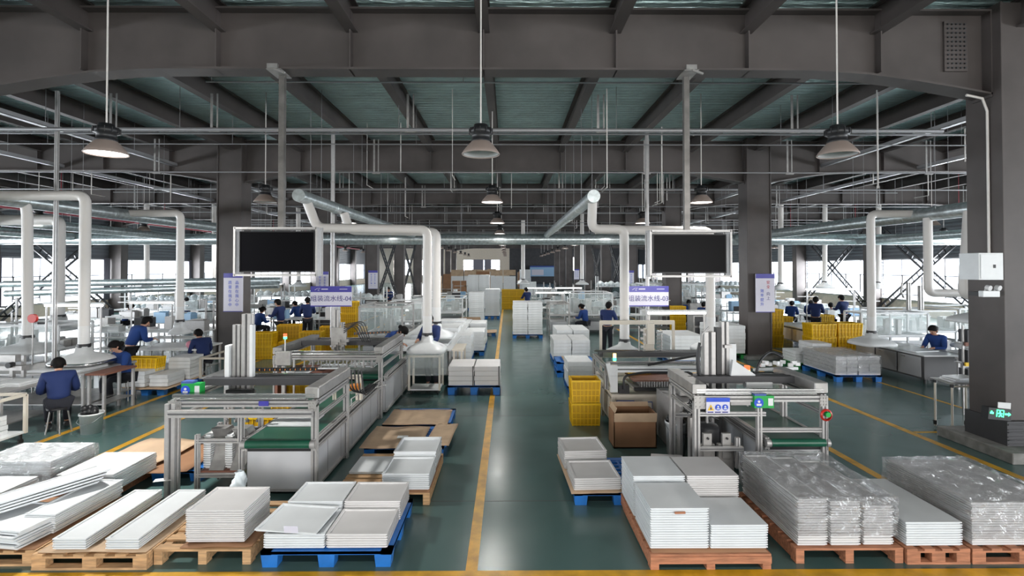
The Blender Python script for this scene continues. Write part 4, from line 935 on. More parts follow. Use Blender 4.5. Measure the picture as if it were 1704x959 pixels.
# ---------- left line, near
conveyor(-3.22, -2.38, 6.38, 9.75, .69, 'green belt conveyor with pale side panels left of the aisle')
gantry(-4.12, -2.38, 6.5, 7.75, 1.13, 'aluminium gantry over the left conveyor', mids=())
c = gp(505, 690, .72); o = tray_mesh(.58, .5, .02, False).build('flat_panel', M['tray']); o.location = (c.x, 7.2, .695); o.location.y = 7.2; tag(o, 'white panel riding on the left green belt', 'panel')
r = thing('axis_column', 'tall twin aluminium lift column of the left gantry', 'lift column', (-3.8, 7.35, 0)); AXL = r
mb = MB(); mb.prof((-3.86, 7.35, 1.05), (-3.86, 7.35, 2.0), .10); mb.prof((-3.72, 7.35, 1.1), (-3.72, 7.35, 2.15), .12); mb.build('column_profile', M['alu'], r)
mb = MB(); mb.box(-3.99, -3.93, 7.25, 7.4, 1.1, 1.72); mb.box(-3.66, -3.62, 7.27, 7.36, 1.2, 2.0); mb.build('column_cover', M['white'], r, .004)
mb = MB(); mb.box(-3.95, -3.6, 7.2, 7.3, .98, 1.12); mb.build('motor', M['black'], r, .004)
mb = MB()
for x in (-3.9, -3.75, -3.6): mb.bar((x, 7.3, .78), (x, 7.3, 1.1), .035)
mb.bar((-4.0, 7.3, .78), (-3.5, 7.3, .78), .04)
for x in (-3.98, -3.85, -3.7, -3.55): mb.cyl((x, 7.3, .68), (x, 7.3, .78), .012, 8); mb.cyl((x, 7.3, .66), (x, 7.3, .69), .03, 8)
mb.build('suction_gripper', M['alu_d'], r); AXL.location.x += .09
drag_chain((-3.75, 7.55, 1.33), (-2.75, 7.6, 1.33), 'black cable chain with orange dots on the left gantry')
mb = MB(); mb.prof((-4.12, 6.42, 1.02), (-2.38, 6.42, 1.02), .085); mb.prof((-4.12, 6.49, 0), (-4.12, 6.49, 1.13), .125); mb.prof((-3.28, 6.47, .66), (-3.28, 6.47, 1.0), .05); tag(mb.build('thick_front_beam', M['alu']), 'thick slotted front beam and left post of the left gantry', 'machine frame')
# panel of the suction station
r = thing('roll_station', 'low frame with two grey curved guards beside the left belt', 'machine frame', (-3.55, 6.6, 0)); mb = MB()
for x in (-3.82, -3.28):
    for y in (6.5, 7.0): mb.prof((x, y, .0), (x, y, .74 if x < -3.5 else 1.05), .05)
for z in (.24, .66): mb.prof((-3.84, 6.5, z), (-3.26, 6.5, z), .045); mb.prof((-3.82, 6.5, z), (-3.82, 7.0, z), .045); mb.prof((-3.82, 7, z), (-3.28, 7, z), .045)
mb.build('frame', M['alu'], r)
for x in (-3.62, -3.36):
    mb = MB(); n = 10; P = [(6.55+.14*math.sin(PI*i/n*.9), .28+.50*i/n) for i in range(n+1)]
    vs = [(x-.09, y, z) for y, z in P]+[(x+.09, y, z) for y, z in P]+[(x-.09, y+.18, z) for y, z in P]+[(x+.09, y+.18, z) for y, z in P]; k = n+1
    mb.add(vs, [(i, k+i, k+i+1, i+1) for i in range(n)]+[(2*k+i, i, i+1, 2*k+i+1) for i in range(n)]+[(k+i, 3*k+i, 3*k+i+1, k+i+1) for i in range(n)]+[(n, k+n, 3*k+n, 2*k+n)], 0, False); mb.build('curved_guard', M['alu_d'], r)
for x in (-3.76, -3.49):
    mb = MB()
    for i in range(14): mb.box(x-.045, x+.045, 6.6, 6.85, .3+i*.028, .318+i*.028)
    mb.box(x-.03, x+.03, 6.62, 6.8, .28, .7); mb.build('panel_magazine', M['wlayer'], r)
mb = MB(); mb.box(-3.8, -3.3, 6.53, 6.95, .26, .28); mb.build('base_plate', M['brown'], r)
def safety_box(x, y, z, label, w_=.24):
    r = thing('safety_sign_box', label, 'sign', (x, y, z)); mb = MB(); mb.box(x-w_/2, x+w_/2, y, y+.1, z, z+.15); mb.build('box', M['green'], r)
    mb = MB(); mb.cyl((x-w_*.28, y-.004, z+.065), (x-w_*.28, y, z+.065), .058, 20); bdc = mb.build('blue_disc', M['bluev'], r)
    mb = MB(); mb.box(x+w_*.2, x+w_*.45, y-.004, y, z+.03, z+.12); mb.cyl((x-w_*.28, y-.008, z+.08), (x-w_*.28, y-.004, z+.08), .016, 10); mb.box(x-w_*.28-.03, x-w_*.28+.03, y-.008, y-.004, z+.03, z+.055); mb.build('white_symbol', M['white'], bdc)
    mb = MB(); mb.box(x-w_*.5, x+w_*.1, y-.005, y+.1, z+.15, z+.175); mb.build('blue_cap', M['panelblue'], r)
safety_box(-3.98, 6.62, 1.19, 'green and blue safety box on the left gantry')
mb = MB(); mb.box(-3.05, -2.93, 6.448, 6.455, 1.10, 1.16); tag(mb.build('name_plate', M['sign_b']), 'small blue plate on the front beam of the left gantry', 'plate')
# air handling: hoses at the back right of the left gantry
r = thing('hose_bundle', 'bundle of black hoses hanging behind the left gantry cover', 'hoses', (-2.4, 7.95, .9)); mb = MB()
for i in range(5): coil(mb, [(-2.42+i*.05, 7.95, 1.25), (-2.40+i*.06, 7.9, 1.0-.03*i), (-2.3+i*.04, 8.05, .86), (-2.15+.03*i, 8.2, .98)], .012)
mb.build('hoses', M['black'], r); mb = MB(); mb.box(-2.42, -2.28, 8.0, 8.15, .92, 1.0); mb.build('valve_block', M['orange'], r)
r = thing('tower_light', 'red and green tower light on a grey control box between the left gantries', 'tower light', (-4.0, 9.4, 0)); mb = MB()
mb.bar((-4.0, 9.4, 0), (-4.0, 9.4, 1.05), .06); mb.bar((-3.82, 9.4, 0), (-3.82, 9.4, 1.15), .03); mb.build('stand', M['alu'], r)
mb = MB(); mb.box(-4.13, -3.87, 9.35, 9.45, 1.05, 1.30); mb.build('control_box', M['alu_d'], r, .01)
mb = MB(); mb.cyl((-3.98, 9.4, 1.30), (-3.98, 9.4, 1.52), .012, 8); mb.build('light_stem', M['alu'], r)
mb = MB(); mb.cyl((-3.98, 9.4, 1.52), (-3.98, 9.4, 1.56), .03, 12); mb.build('green_light', M['led_g'], r); mb = MB(); mb.cyl((-3.98, 9.4, 1.56), (-3.98, 9.4, 1.61), .03, 12); mb.build('red_light', M['led_r'], r)
# ---------- left line, second machine
conveyor(-3.3, -2.31, 9.9, 12.2, .78, 'second enclosed conveyor with grey doors behind the left belt', panels=3)
gantry(-4.3, -2.36, 9.75, 11.6, 1.14, 'second aluminium gantry with grey covers behind the left one', cover_l=True, foot=0)
r = thing('axis_column', 'slim lift unit of the second left gantry', 'lift column', (-3.35, 10.5, 0)); mb = MB(); mb.prof((-3.42, 10.5, 1.0), (-3.42, 10.5, 1.95), .1); mb.prof((-3.30, 10.5, 1.1), (-3.30, 10.5, 1.7), .07); mb.build('column_profile', M['alu'], r)
mb = MB(); mb.box(-3.5, -3.2, 10.4, 10.46, 1.25, 1.6)
for k in range(8): mb.cbox((-3.45+.04*k, 10.38, 1.2+.05*(k % 4)), (.05, .05, .05))
mb.build('actuator_blocks', M['alu_d'], r); mb = MB()
for k in range(5): coil(mb, [(-3.25, 10.4, 1.5+.04*k), (-3.05+.05*k, 10.4, 1.66+.02*k), (-2.9+.04*k, 10.5, 1.3)], .009)
mb.build('hoses', M['black'], r)
drag_chain((-3.2, 10.9, 1.42), (-2.5, 11.2, 1.42), 'black cable chain on the second left gantry')
r = thing('suction_head', 'cluster of suction cups under the second left gantry', 'gripper', (-3.3, 9.9, .9)); mb = MB()
for i in range(9):
    for j in range(3): x = -3.85+i*.16; y = 9.95+j*.3; mb.cyl((x, y, .92), (x, y, 1.05), .014, 6); mb.cyl((x, y, .9), (x, y, .93), .032, 8)
for j in range(3): mb.bar((-3.9, 9.95+j*.3, 1.05), (-2.5, 9.95+j*.3, 1.05), .03)
mb.build('cups', M['alu_d'], r)
mb = MB(); mb.box(-4.25, -3.45, 9.6, 10.5, .82, .85); mb.box(-4.25, -4.2, 9.6, 10.5, 0, .82); mb.box(-3.5, -3.45, 9.6, 10.5, 0, .82); tag(mb.build('side_table', M['brown']), 'reddish brown topped side table of the second left machine', 'table')
for i in range(3): o = tray_mesh(.5, .4, .03).build('flat_panel', M['tray']); o.location = (-3.9+.55*i, 9.85+.2*i, .852 if i == 0 else .885); tag(o, ['white panel on the reddish brown side table', 'white panel in the middle of the second left machine', 'white panel at the right of the second left machine'][i], 'panel')
r = thing('guard_rail', 'thin wire guard rail beside the left side panels', 'rail', (-2.3, 8.4, 0)); mb = MB(); mb.tube([(-2.35, 7.9, .72), (-2.35, 7.9, .82), (-2.25, 9.6, .82), (-2.25, 9.6, .72)], .008, 6); mb.cyl((-2.35, 7.9, .9), (-1.95, 8.5, .9), .006, 6); mb.build('wire', M['alu'], r)
mb = MB(); mb.prof((-2.36, 8.35, .7), (-2.36, 8.35, 1.06), .09); mb.prof((-2.75, 8.35, 1.06), (-2.32, 8.35, 1.06), .06); mb.prof((-2.75, 8.35, .7), (-2.75, 8.35, 1.06), .05); tag(mb.build('arch_frame', M['cream_p']), 'small pale arch frame astride the left belt', 'frame')
# ---------- right line, near gantry
gantry(2.34, 3.93, 6.5, 7.45, 1.18, 'aluminium gantry of the near right machine', cover_l=True)
r = thing('front_guard', 'lower aluminium bars on the front of the right gantry', 'frame bars', (3.1, 6.5, 0)); mb = MB()
mb.prof((2.34, 6.5, .98), (3.2, 6.5, .98), .05); mb.prof((3.12, 6.5, .02), (3.12, 6.5, 1.12), .06); mb.prof((3.12, 6.5, .78), (3.93, 6.5, .78), .05); mb.prof((2.34, 6.5, .55), (2.92, 6.5, .55), .05)
mb.prof((2.86, 6.52, .3), (2.86, 6.52, .68), .05); mb.prof((3.15, 6.5, .5), (3.93, 6.5, .48), .05); mb.prof((2.34, 7.45, .7), (3.0, 7.45, .7), .05); mb.build('bars', M['alu'], r)
conveyor(3.22, 3.95, 6.42, 9.3, .68, 'green belt conveyor inside the right gantry', panels=4)
mb = MB(); mb.box(3.25, 3.9, 7.1, 8.6, .735, .745); 
r = thing('transfer_unit', 'white transfer unit with motor above the right green belt', 'machine unit', (3.4, 7.6, .9)); mb = MB(); mb.box(3.2, 3.75, 7.5, 7.58, .82, .90); mb.box(3.15, 3.95, 8.2, 8.26, .8, .86); mb.build('crossbar', M['alu'], r)
mb = MB(); mb.cyl((3.5, 7.3, 1.0), (3.75, 7.3, 1.0), .06, 14); mb.box(3.4, 3.52, 7.22, 7.38, .92, 1.08); mb.build('motor', M['alu_d'], r)
r = thing('axis_column', 'tall pair of white lift columns on the right gantry', 'lift column', (2.85, 7.15, 0)); mb = MB(); mb.prof((2.74, 7.15, 1.1), (2.74, 7.15, 1.92), .15); mb.prof((2.98, 7.2, 1.1), (2.98, 7.2, 2.05), .10); mb.build('column_profile', M['alu'], r)
mb = MB(); mb.box(2.84, 2.90, 7.1, 7.2, 1.1, 1.98); mb.build('belt_gap', M['black'], r); mb = MB(); mb.box(3.03, 3.13, 7.15, 7.25, 1.12, 1.75)
mb.add([(2.98, 7.0, 1.28), (3.32, 7.0, 1.28), (3.32, 7.0, 1.36), (3.02, 7.0, 1.56), (2.98, 7.05, 1.28), (3.32, 7.05, 1.28), (3.32, 7.05, 1.36), (3.02, 7.05, 1.56)], [(0,1,2,3),(7,6,5,4),(0,4,5,1),(1,5,6,2),(2,6,7,3),(3,7,4,0)])
mb.box(3.15, 3.5, 6.9, 7.0, 1.2, 1.28); mb.build('column_cover', M['white'], r, .004)
mb = MB(); coil(mb, [(2.72, 7.1, 1.15), (2.58, 7.05, 1.3), (2.56, 7.05, 1.6), (2.60, 7.05, 1.78)], .028); coil(mb, [(2.70, 7.2, 1.2), (2.45, 7.2, 1.38), (2.40, 7.3, 1.2)], .026); mb.build('hoses', M['black'], r)
mb = MB(); mb.tube([(2.58+.015*i, 7.0, 1.75) for i in range(2)]+[(2.6, 7.0, 1.9), (2.7, 7.0, 2.0)], .012, 6); mb.box(2.95, 3.05, 7.1, 7.14, 1.7, 1.74); mb.build('cable', M['alu'], r)
mb = MB(); coil(mb, [(3.45, 7.3, 1.25), (3.52, 7.3, 1.5), (3.72, 7.4, 1.62), (3.9, 7.4, 1.52)], .018); tag(mb.build('black_hose', M['black']), 'black hose arching above the right gantry', 'hose')
r = thing('tower_light', 'small amber and red tower light behind the right gantry', 'tower light', (3.62, 7.9, 1.1)); mb = MB(); mb.cyl((3.62, 7.9, .7), (3.62, 7.9, 1.18), .015, 8); mb.build('light_stem', M['alu'], r); mb = MB(); mb.cyl((3.62, 7.9, 1.18), (3.62, 7.9, 1.25), .04, 12); mb.build('amber_light', M['led_o'], r); mb = MB(); mb.cyl((3.62, 7.9, 1.25), (3.62, 7.9, 1.31), .04, 12); mb.build('red_light', M['led_r'], r)
r = thing('gripper_head', 'pale gripper blocks behind the right gantry beam', 'gripper', (3.9, 7.6, 1.2)); mb = MB()
for k in range(9): mb.cbox((3.75+.07*k, 7.7+.04*(k % 3), 1.36+.03*(k % 2)), (.06, .07, .05), .2*k)
mb.bar((3.6, 7.65, 1.3), (4.3, 7.75, 1.3), .04); mb.bar((3.93, 7.62, 1.1), (3.93, 7.68, 1.3), .05); mb.build('blocks', M['white'], r)
mb = MB(); 
for k in range(14): mb.cyl((2.85+.07*k, 7.5, 1.19), (2.87+.07*k, 7.55, 1.25), .022, 6)
mb.bar((2.8, 7.5, 1.28), (3.9, 7.5, 1.28), .03); tag(mb.build('cup_row', M['black']), 'row of small black suction cups on the right gantry', 'gripper')
safety_box(3.15, 6.42, 1.07, 'green and blue safety box on the right gantry', .24)
r = thing('warning_board', 'white board with blue header, warning triangle and round signs on the right gantry', 'sign', (2.6, 6.44, 1.05)); x0, x1, z0, z1 = 2.44, 2.73, 1.0, 1.195; y = 6.43
mb = MB(); mb.box(x0, x1, y, y+.012, z0, z1); mb.build('board', M['sign_w'], r); mb = MB(); mb.box(x0, x1, y-.003, y, z1-.05, z1); mb.build('header', M['bluev'], r)
mb = MB(); mb.add([(x0+.015, y-.004, z0+.04), (x0+.095, y-.004, z0+.04), (x0+.055, y-.004, z0+.115)], [(0,1,2)]); mb.build('warning_triangle', M['yel'], r)
mb = MB(); mb.add([(x0+.04, y-.006, z0+.052), (x0+.07, y-.006, z0+.052), (x0+.055, y-.006, z0+.09)], [(0,1,2)])
for k in range(3): mb.box(x0+.015+.09*k, x0+.085+.09*k, y-.005, y-.003, z0+.012, z0+.026)
mb.build('lettering', M['ink'], r); mb = MB()
for k in (1, 2): mb.cyl((x0+.055+.088*k, y-.006, z0+.078), (x0+.055+.088*k, y-.002, z0+.078), .036, 20)
mb.build('mandatory_sign', M['bluev'], r); mb = MB()
for k in (1, 2): mb.cyl((x0+.055+.088*k, y-.009, z0+.088), (x0+.055+.088*k, y-.006, z0+.088), .012, 10); mb.box(x0+.037+.088*k, x0+.073+.088*k, y-.009, y-.006, z0+.055, z0+.07)
mb.build('pictogram', M['white'], r)
r = thing('emergency_stop', 'round red emergency stop tag hanging at the right end of the right gantry', 'emergency stop', (3.93, 6.42, 1.05)); mb = MB(); mb.lathe((0,0,0), [(.055,-.02),(.075,-.005),(.075,.005),(.055,.02)], 20); mb.turn(PI/2, (0,0,0), 'X'); mb.move((3.92, 6.43, .98)); mb.build('red_ring', M['red'], r)
mb = MB(); mb.cyl((3.93, 6.40, .99), (3.93, 6.44, .99), .032, 14); mb.build('button', M['green'], r); mb = MB(); mb.cyl((3.93, 6.42, .9), (3.93, 6.42, .55), .004, 5); mb.build('cord', M['black'], r)
for i, x in enumerate((2.50, 2.74)):
    r = thing('clamp_plate', ['left upright grey clamp plate below the warning board', 'right upright grey clamp plate below the warning board'][i], 'clamp', (x, 6.58, 0)); mb = MB(); mb.box(x-.055, x+.055, 6.55, 6.60, .40, .72); mb.box(x-.10, x+.10, 6.57, 6.63, .12, .58); mb.build('plate', M['alu_d'], r, .005); mb = MB(); mb.cyl((x, 6.62, .0), (x, 6.62, .2), .03, 10); mb.cyl((x, 6.53, .66), (x, 6.55, .66), .015, 8); mb.build('bolt', M['black'], r)
r = thing('grey_tank', 'dark grey drum inside the right gantry', 'drum', (2.75, 7.1, 0)); mb = MB(); mb.lathe((2.72, 7.15, 0), [(1e-3,.0),(.16,.0),(.16,.62),(.13,.66),(1e-3,.68)], 24); mb.build('drum_body', M['steel_d'], r); mb = MB(); mb.cyl((2.72, 7.15, .66), (2.72, 7.15, .85), .02, 8); mb.cyl((2.6, 7.12, .66), (2.6, 7.12, .8), .015, 8); mb.build('fittings', M['alu'], r)
mb = MB(); mb.box(2.42, 2.55, 6.95, 7.05, .15, .80); tag(mb.build('steel_panel', M['alu_d']), 'upright dull metal panel inside the right gantry', 'panel')
r = thing('valve_hoses', 'tangle of black hoses under the right gantry', 'hoses', (2.5, 7.3, .8)); mb = MB(); rg = random.Random(4)
for i in range(12):
    a = [(2.42+rg.uniform(0, .5), 7.2+rg.uniform(-.1, .2), rg.uniform(.7, 1.0)) for _ in range(4)]; mb.tube(arc_pts(a, .1), .009, 5)
mb.build('hoses', M['black'], r)
for i in range(4):
    o = tray_mesh(.42, .3, .02, False).build('flat_panel', M['tray2']); o.location = (2.12+.02*i, 6.9+.1*i, .01+.05*i); o.rotation_euler = (0, -.05, -.1*i); tag(o, 'white panel lying on the floor left of the right gantry foot', 'panel', 'panels on the floor by the right gantry')
mb = MB(); mb.box(2.5, 3.0, 7.6, 8.8, .74, .77); mb.box(2.5, 2.54, 7.6, 8.8, 0, .74); mb.box(2.96, 3.0, 7.6, 8.8, 0, .74); tag(mb.build('side_table', M['alu']), 'narrow metal table behind the drum of the right gantry', 'table')
# ---------- right line, second machine
r = thing('machine_cabinet', 'pale machine cabinet with doors behind the brown cardboard box', 'machine', (2.4, 9.5, 0)); x0, x1, y0, y1, z1 = 1.77, 3.0, 8.9, 10.9, .64
mb = MB(); mb.box(x0+.02, x1, y0+.02, y1, .12, z1-.04); mb.build('cabinet_body', M['cream_p'], r); mb = MB(); mb.box(x0-.01, x1, y0-.01, y1, z1-.04, z1); mb.build('table_top', M['cream_p'], r)
for x, y in ((x0+.03, y0+.03), (x0+.03, y1-.05), (x1-.05, y0+.03), (x0+.03, (y0+y1)/2)): mb = MB(); mb.bar((x, y, 0), (x, y, z1-.04), .06); mb.build('leg', M['cream_p'], r)
for (a, b_, zz0, zz1) in ((1.86, 2.14, .3, .52), (2.18, 2.45, .3, .50)): mb = MB(); mb.box(a, b_, y0+.002, y0+.012, zz0, zz1); mb.box(a-.012, b_+.012, y0+.008, y0+.018, zz0-.012, zz1+.012, 1); mb.build('door', [M['cream_p'], M['panelblue']], r)
for k in range(3): mb = MB(); a = y0+.12+k*.6; mb.box(x0+.0, x0+.016, a, a+.5, .18, z1-.1); mb.box(x0+.01, x0+.018, a-.015, a+.515, .165, z1-.085, 1); mb.build('door', [M['cream_p'], M['alu_d']], r)
g = gantry(1.75, 4.0, 9.3, 10.6, 1.02, 'low wide gantry bridge of the second right machine', foot=.64, w_=.07, cover_r=False)
r = thing('bridge_beam', 'thick pale bridge beam with end bracket on the second right machine', 'machine beam', (2.6, 8.95, .9)); mb = MB(); mb.prof((1.85, 9.0, 1.05), (3.3, 9.0, 1.05), .10); mb.bar((1.82, 9.0, .66), (1.82, 9.0, 1.12), .12, .09); mb.bar((1.72, 9.0, 1.15), (1.80, 9.0, .75), .07); mb.build('beam', M['white'], r)
mb = MB(); coil(mb, [(1.98, 8.9, .72), (1.96, 8.9, .95), (2.3, 8.95, 1.0), (2.9, 8.95, 1.0)], .02); coil(mb, [(2.4, 8.98, 1.12), (2.9, 8.9, 1.24), (3.38, 8.9, 1.33), (3.45, 8.9, 1.12), (3.3, 8.95, 1.0)], .022); mb.build('hoses', M['black'], r)
mb = MB(); mb.box(1.9, 2.08, 8.95, 9.1, .64, .78); mb.build('motor', M['black'], r)
r = thing('tower_light', 'small green and amber tower light on the second right machine', 'tower light', (1.95, 9.6, 1.1)); mb = MB(); mb.cyl((1.98, 9.7, 1.07), (1.98, 9.7, 1.13), .03, 10); mb.build('green_light', M['led_g'], r); mb = MB(); mb.cyl((1.98, 9.7, 1.13), (1.98, 9.7, 1.2), .03, 10); mb.build('amber_light', M['led_o'], r)
r = thing('bristle_plate', 'grid of small pale pins inside the second right machine', 'machine plate', (2.6, 9.4, .7)); mb = MB()
for i in range(16):
    for j in range(7): mb.cyl((2.35+i*.045, 9.2+j*.1, .7), (2.35+i*.045, 9.2+j*.1, .8), .011, 5)
mb.box(2.2, 3.15, 9.15, 9.9, .66, .70); mb.build('pins', M['alu'], r); mb = MB(); mb.box(2.2, 2.9, 9.08, 9.15, .655, .70); mb.build('black_strip', M['black'], r)
mb = MB(); mb.box(2.2, 2.95, 9.15, 9.85, .80, .815); tag(mb.build('brown_panel', M['brown']), 'reddish brown panel lying in the second right machine', 'panel')
mb = MB(); mb.box(2.7, 3.05, 8.2, 8.45, .78, 1.05); tag(mb.build('grey_box', M['alu_d'], bevel=.006), 'grey control box between the two right machines', 'control box')
r = thing('vertical_unit', 'upright cream actuator tower behind the second right machine', 'actuator', (2.85, 10.3, 1)); mb = MB(); mb.box(2.68, 2.86, 10.2, 10.35, 1.05, 1.6); mb.box(2.70, 2.84, 10.1, 10.2, 1.3, 1.72); mb.build('tower_body', M['cream_p'], r, .01); mb = MB()
for k in range(7): mb.cbox((2.60+.05*(k % 2), 10.15, 1.1+.08*k), (.05, .05, .04)); mb.cyl((2.9, 10.2, 1.1+.07*k), (3.02, 10.2, 1.12+.07*k), .012, 6)
mb.cyl((2.56, 10.2, 1.05), (2.56, 10.2, 1.65), .014, 8); mb.cyl((3.0, 10.2, 1.05), (3.0, 10.2, 1.5), .014, 8); mb.build('actuators', M['alu_d'], r)
r = thing('white_arch', 'pale goal shaped frame above the hood of the second right machine', 'frame', (2.9, 11, 0))
for x in (1.92, 3.42): mb = MB(); mb.bar((x, 10.8, .0), (x, 10.8, 1.68), .05); mb.build('post', M['cream_p'], r)
mb = MB(); mb.bar((1.9, 10.8, 1.66), (3.44, 10.8, 1.66), .08); mb.bar((2.3, 11.4, 1.62), (3.44, 11.4, 1.62), .05); mb.build('top_bar', M['cream_p'], r)
# ================================================================== TABLES, CARTS, BENCHES
def bench(x0, x1, y0, y1, z, label, m='white', lm='alu', shelf=True, lw=.045, cat='work table'):
    r = thing('work_table', label, cat, ((x0+x1)/2, (y0+y1)/2, 0)); mb = MB(); mb.box(x0, x1, y0, y1, z-.035, z); mb.build('table_top', M[m], r)
    for x in (x0+lw, x1-lw):
        for y in (y0+lw, y1-lw): mb = MB(); mb.bar((x, y, 0), (x, y, z-.035), lw); mb.build('leg', M[lm], r)
    if shelf: mb = MB(); mb.box(x0+lw, x1-lw, y0+lw, y1-lw, .2, .22); mb.build('shelf', M['alu_d'], r)
    return r
def cart(x0, x1, y0, y1, z, label, m='cream_p', deck=.14):
    r = thing('trolley', label, 'trolley', ((x0+x1)/2, (y0+y1)/2, 0)); a = .045
    mb = MB(); mb.box(x0, x1, y0, y1, deck-.03, deck); mb.build('deck', M['white'], r)
    mb = MB()
    for x in (x0, x1):
        for y in (y0, y1): mb.bar((x, y, deck-.03), (x, y, z), a)
    for y in (y0, y1): mb.bar((x0, y, z), (x1, y, z), a)
    for x in (x0, x1): mb.bar((x, y0, z), (x, y1, z), a)
    mb.build('frame', M[m], r)
    for x in (x0+.04, x1-.04):
        for y in (y0+.04, y1-.04): mb = MB(); mb.cyl((x-.012, y, .045), (x+.012, y, .045), .045, 12); mb.bar((x, y, .05), (x, y, deck-.03), .03); mb.build('caster', M['black'], r)
    return r
def layers(x0, x1, y0, y1, z0, n, h, label, group=None, gap=.003, m='wlayer', name='panel_bundle', jit=.008):
    mb = MB(); mb.box(-(x1-x0)/2, (x1-x0)/2, -(y1-y0)/2, (y1-y0)/2, 0, h-max(gap, .006))
    mb.box(-(x1-x0)/2+.02, (x1-x0)/2-.02, -(y1-y0)/2+.02, (y1-y0)/2-.02, h-max(gap, .006), h)
    o = mb.build(name, M[m], bevel=.006)
    for i in range(n):
        c = o if i == 0 else o.copy()
        if i: col.objects.link(c)
        c.location = ((x0+x1)/2+random.uniform(-jit, jit), (y0+y1)/2+random.uniform(-jit, jit), z0+i*h)
        tag(c, (fit(('%s layer down, ' % ORDS[n-1-i] if i < n-1 else 'top layer, ')+label) or label) if n > 1 else label, 'panel bundle', group or 'bundles: '+label)
cart(-8.7, -7.66, 7.45, 8.4, .78, 'cream framed trolley with a white stack at the left edge', deck=.2)
layers(-8.4, -7.8, 7.5, 8.25, .2, 4, .075, 'white panel layer of the stack on the trolley at the left edge', gap=.005)
bench(-9.6, -8.2, 8.55, 9.6, .76, 'long table in front of the nearest seated worker, covered in white panels', 'alu')
for i, (x, y, w_, d_) in enumerate(((-8.9, 8.8, .7, .4), (-8.55, 9.2, .5, .45), (-9.2, 9.3, .6, .4))): layers(x-w_/2, x+w_/2, y-d_/2, y+d_/2, .762, 2, .03, ['white panels on the near edge of the first left table', 'white panels just in front of the nearest seated worker', 'white panels at the far corner of the first left table'][i])
bench(-9.9, -7.95, 9.9, 11.3, .80, 'metal table under the hood behind the nearest seated worker', 'alu')
bench(-7.93, -7.56, 9.9, 10.75, .80, 'narrow brown edged table right of the nearest worker', 'brown', shelf=True)
layers(-9.1, -8.1, 10.0, 10.7, .802, 2, .02, 'white panels under the metal rimmed hood')
r = thing('pressing_machine', 'grey machine arm on the table at the left edge', 'machine', (-9.3, 9.2, .8)); mb = MB(); mb.bar((-10.2, 9.6, 1.15), (-8.9, 9.6, 1.15), .12); mb.bar((-9.0, 9.6, .8), (-9.0, 9.6, 1.2), .06); mb.bar((-8.8, 9.6, .8), (-8.8, 9.6, 1.2), .05); mb.box(-9.4, -8.7, 9.45, 9.6, .95, 1.03); mb.build('arm', M['alu_d'], r); mb = MB(); mb.cyl((-8.9, 9.4, 1.05), (-8.9, 9.5, 1.05), .05, 12); mb.build('wheel', M['black'], r)
mb = MB(); mb.prof((-9.45, 11.0, .0), (-9.45, 11.0, 6.5), .06); tag(mb.build('support_post', M['alu']), 'thin aluminium post between the two near left hoods', 'post')
mb = MB(); mb.cyl((-9.75, 10.8, 1.75), (-9.75, 10.86, 1.75), .09, 18); mb.cyl((-9.75, 10.83, 0), (-9.75, 10.83, 1.7), .012, 8, 1); tag(mb.build('red_disc', [M['red'], M['alu']]), 'round red disc on a stand behind the leftmost hood', 'signal disc')
pallet_plastic(-8.35, -7.5, 11.5, 13.0, 'blue pallet under cardboard and white bundles beside the left workers')
sheet(-8.45, -7.4, 11.4, 12.9, .152, 'cardboard sheet under the white bundles beside the left workers', 'card', .01)
layers(-8.45, -7.95, 11.55, 12.2, .175, 4, .085, 'white bundle in the left pile before the yellow crate')
layers(-7.88, -7.48, 11.6, 12.2, .175, 3, .085, 'white bundle in the low middle pile beside the left workers')
layers(-7.95, -7.45, 12.35, 12.9, .175, 6, .085, 'white bundle in the tall pile beside the trolley of the left workers')
cart(-7.35, -6.75, 12.6, 13.7, .62, 'cream trolley with upright bars beside the left seated worker', deck=.16)
bench(-9.4, -7.75, 13.1, 14.3, .76, 'work table between the two blue clad workers on the left', 'white')
layers(-9.0, -8.0, 13.15, 13.9, .762, 1, .03, 'white panels on the table between the two left workers')
mb = MB(); mb.ball((-8.0, 13.25, .86), .09, 8); mb.ball((-7.93, 13.2, .80), .07, 8); tag(mb.build('pink_bundle', M['pink']), 'pink cloth bundle on the table between the two left workers', 'cloth')
# centre left cart and bench behind
cart(-2.17, -1.50, 11.55, 12.1, .84, 'cream framed trolley under the hoods left of the aisle', deck=.12)
mb = MB(); mb.box(-2.2, -1.45, 11.5, 12.15, .865, .885); tag(mb.build('glass_plate', M['glass']), 'glass sheet on top of the cream trolley', 'glass sheet')
layers(-2.1, -1.6, 11.6, 11.95, .888, 1, .02, 'white panel on the glass of the cream trolley')
bench(-3.0, -1.35, 12.6, 20, .82, 'long white work table running under the hoods left of the aisle', 'white')
for i in range(5): layers(-2.8+.1*i, -1.5, 13.2+1.3*i, 14.1+1.3*i, .822, 1+i % 3, .05, 'white panel batch on the long table left of the aisle', 'batches on the long left table')
bench(-1.32, -1.05, 12.4, 13.4, .85, 'small cream rack right of the trolley left of the aisle', 'cream_p', 'cream_p')
pallet_plastic(-1.32, -.17, 11.5, 12.5, 'blue pallet carrying two bundles in the middle of the aisle side', h=.2)
for a, nm in ((-1.30, 'left'), (-.73, 'right')): layers(a, a+.555, 11.52, 12.45, .205, 4, .105, 'grey white bundle, %s pile, blue pallet beside the aisle' % nm, m='tray2')
for k, (x0_, x1_, lab) in enumerate(((-1.3, -.745, 'dark strap round the left pile on the aisle side blue pallet'), (-.73, -.175, 'dark strap round the right pile on the aisle side blue pallet'))):
    mb = MB(); x = x1_-.02; mb.box(x-.01, x+.01, 11.497, 11.503, .2, .63); tag(mb.build('strap', M['black']), lab, 'strap')
